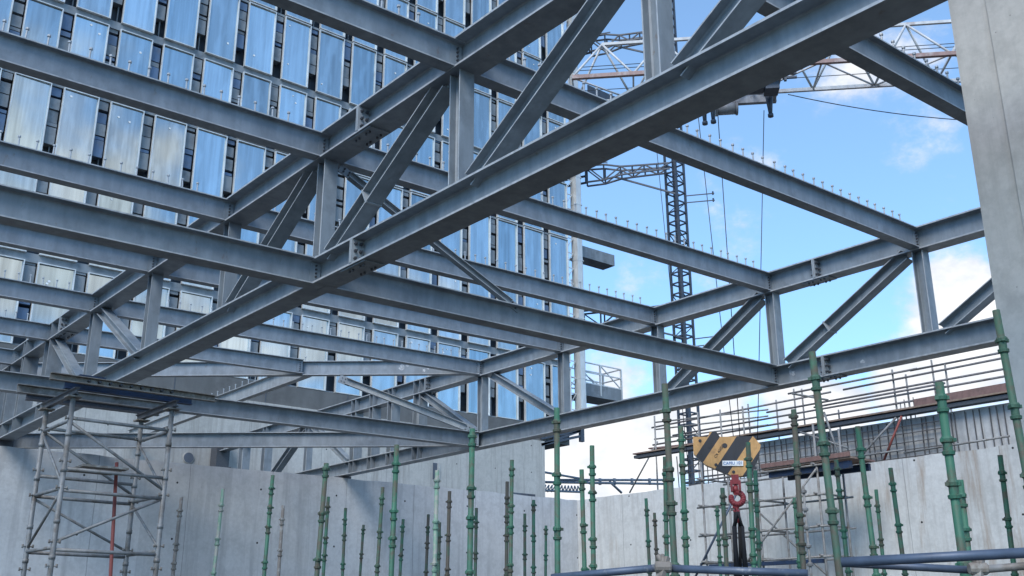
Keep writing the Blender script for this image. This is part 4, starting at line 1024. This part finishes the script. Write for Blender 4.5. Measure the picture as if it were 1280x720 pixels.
blobs = [(rdir(1215, 385), .062, 1), (rdir(1195, 440), .075, 1), (rdir(1130, 480), .05, .85), (rdir(1030, 515), .06, 1), (rdir(985, 490), .035, .9), (rdir(790, 585), .075, 1), (rdir(700, 605), .07, .9), (rdir(900, 560), .06, .8), (rdir(740, 545), .04, .8),
         (rdir(1150, 192), .045, .34), (rdir(785, 342), .03, .34), (rdir(960, 205), .05, .26), (rdir(1090, 75), .10, .26), (rdir(760, 480), .05, .5), (rdir(890, 260), .05, .25),
         (rdir(55, 190, True), .11, .60), (rdir(190, 200, True), .07, .5), (rdir(20, 300, True), .10, .85), (rdir(120, 280, True), .09, .75), (rdir(450, 430, True), .10, .6), (rdir(250, 440, True), .12, .6)]
acc = None
for d, rad, amp in blobs:
    vn = N(nt, 'ShaderNodeVectorMath', operation='DISTANCE'); nt.links.new(dirv, vn.inputs[0]); vn.inputs[1].default_value = d
    t = M('MULTIPLY', M('SUBTRACT', 1.0, M('DIVIDE', vn.outputs['Value'], rad * 1.25)), amp)
    acc = t if acc is None else M('MAXIMUM', acc, t)
acc = M('MAXIMUM', acc, -0.5)
mp_ = N(nt, 'ShaderNodeMapping'); mp_.inputs['Scale'].default_value = (1, 1, 1.5); nt.links.new(dirv, mp_.inputs[0])
nz = noise(nt, mp_.outputs[0], 9.0, 9, 0.62)
nz2 = noise(nt, mp_.outputs[0], 24.0, 6, 0.6)
den = M('ADD', acc, M('MULTIPLY', M('SUBTRACT', nz, 0.5), 1.5))
mask = N(nt, 'ShaderNodeMapRange', interpolation_type='SMOOTHSTEP'); mask.inputs[1].default_value = 0.14; mask.inputs[2].default_value = 0.50
nt.links.new(den, mask.inputs[0])
skyc = mixc(nt, 1.0, sky.outputs[0], (0.92, 1.03, 1.015), 'MULTIPLY')
sz_ = N(nt, 'ShaderNodeSeparateXYZ'); nt.links.new(dirv, sz_.inputs[0])
skyc = mixc(nt, 1.0, skyc, ramp(nt, sz_.outputs[2], [(0.06, (0.56, 0.665, 0.80)), (0.50, (1.0, 1.0, 1.0))]), 'MULTIPLY')
ccol = ramp(nt, M('ADD', M('MULTIPLY', nz2, 0.5), M('MULTIPLY', den, 0.35)), [(0.26, (2.2, 2.4, 2.75)), (0.58, (3.7, 3.72, 3.75))])
colr = mixc(nt, mask.outputs[0], skyc, ccol)
nt.links.new(colr, bg.inputs[0]); bg.inputs[1].default_value = 0.145
nt.links.new(bg.outputs[0], outn.inputs[0])
ld = bpy.data.lights.new('sun', 'SUN'); ld.energy = 1.5; ld.angle = math.radians(28); ld.color = (1.0, 0.95, 0.88)
lo = bpy.data.objects.new('sun', ld); COL.objects.link(lo); lo.rotation_euler = (-SUN_DIR).to_track_quat('-Z', 'Y').to_euler(); lo.location = (0, 0, 60)

# ------------------------------------------------------------------ render settings
SC.view_settings.view_transform = 'Standard'; SC.view_settings.look = 'None'
SC.view_settings.gamma = 1; SC.view_settings.exposure = 1.15; SC.view_settings.use_curve_mapping = False
SC.cycles.max_bounces = 6; SC.cycles.diffuse_bounces = 3; SC.cycles.glossy_bounces = 3
SC.cycles.use_denoising = True
SC.cycles.sample_clamp_indirect = 4
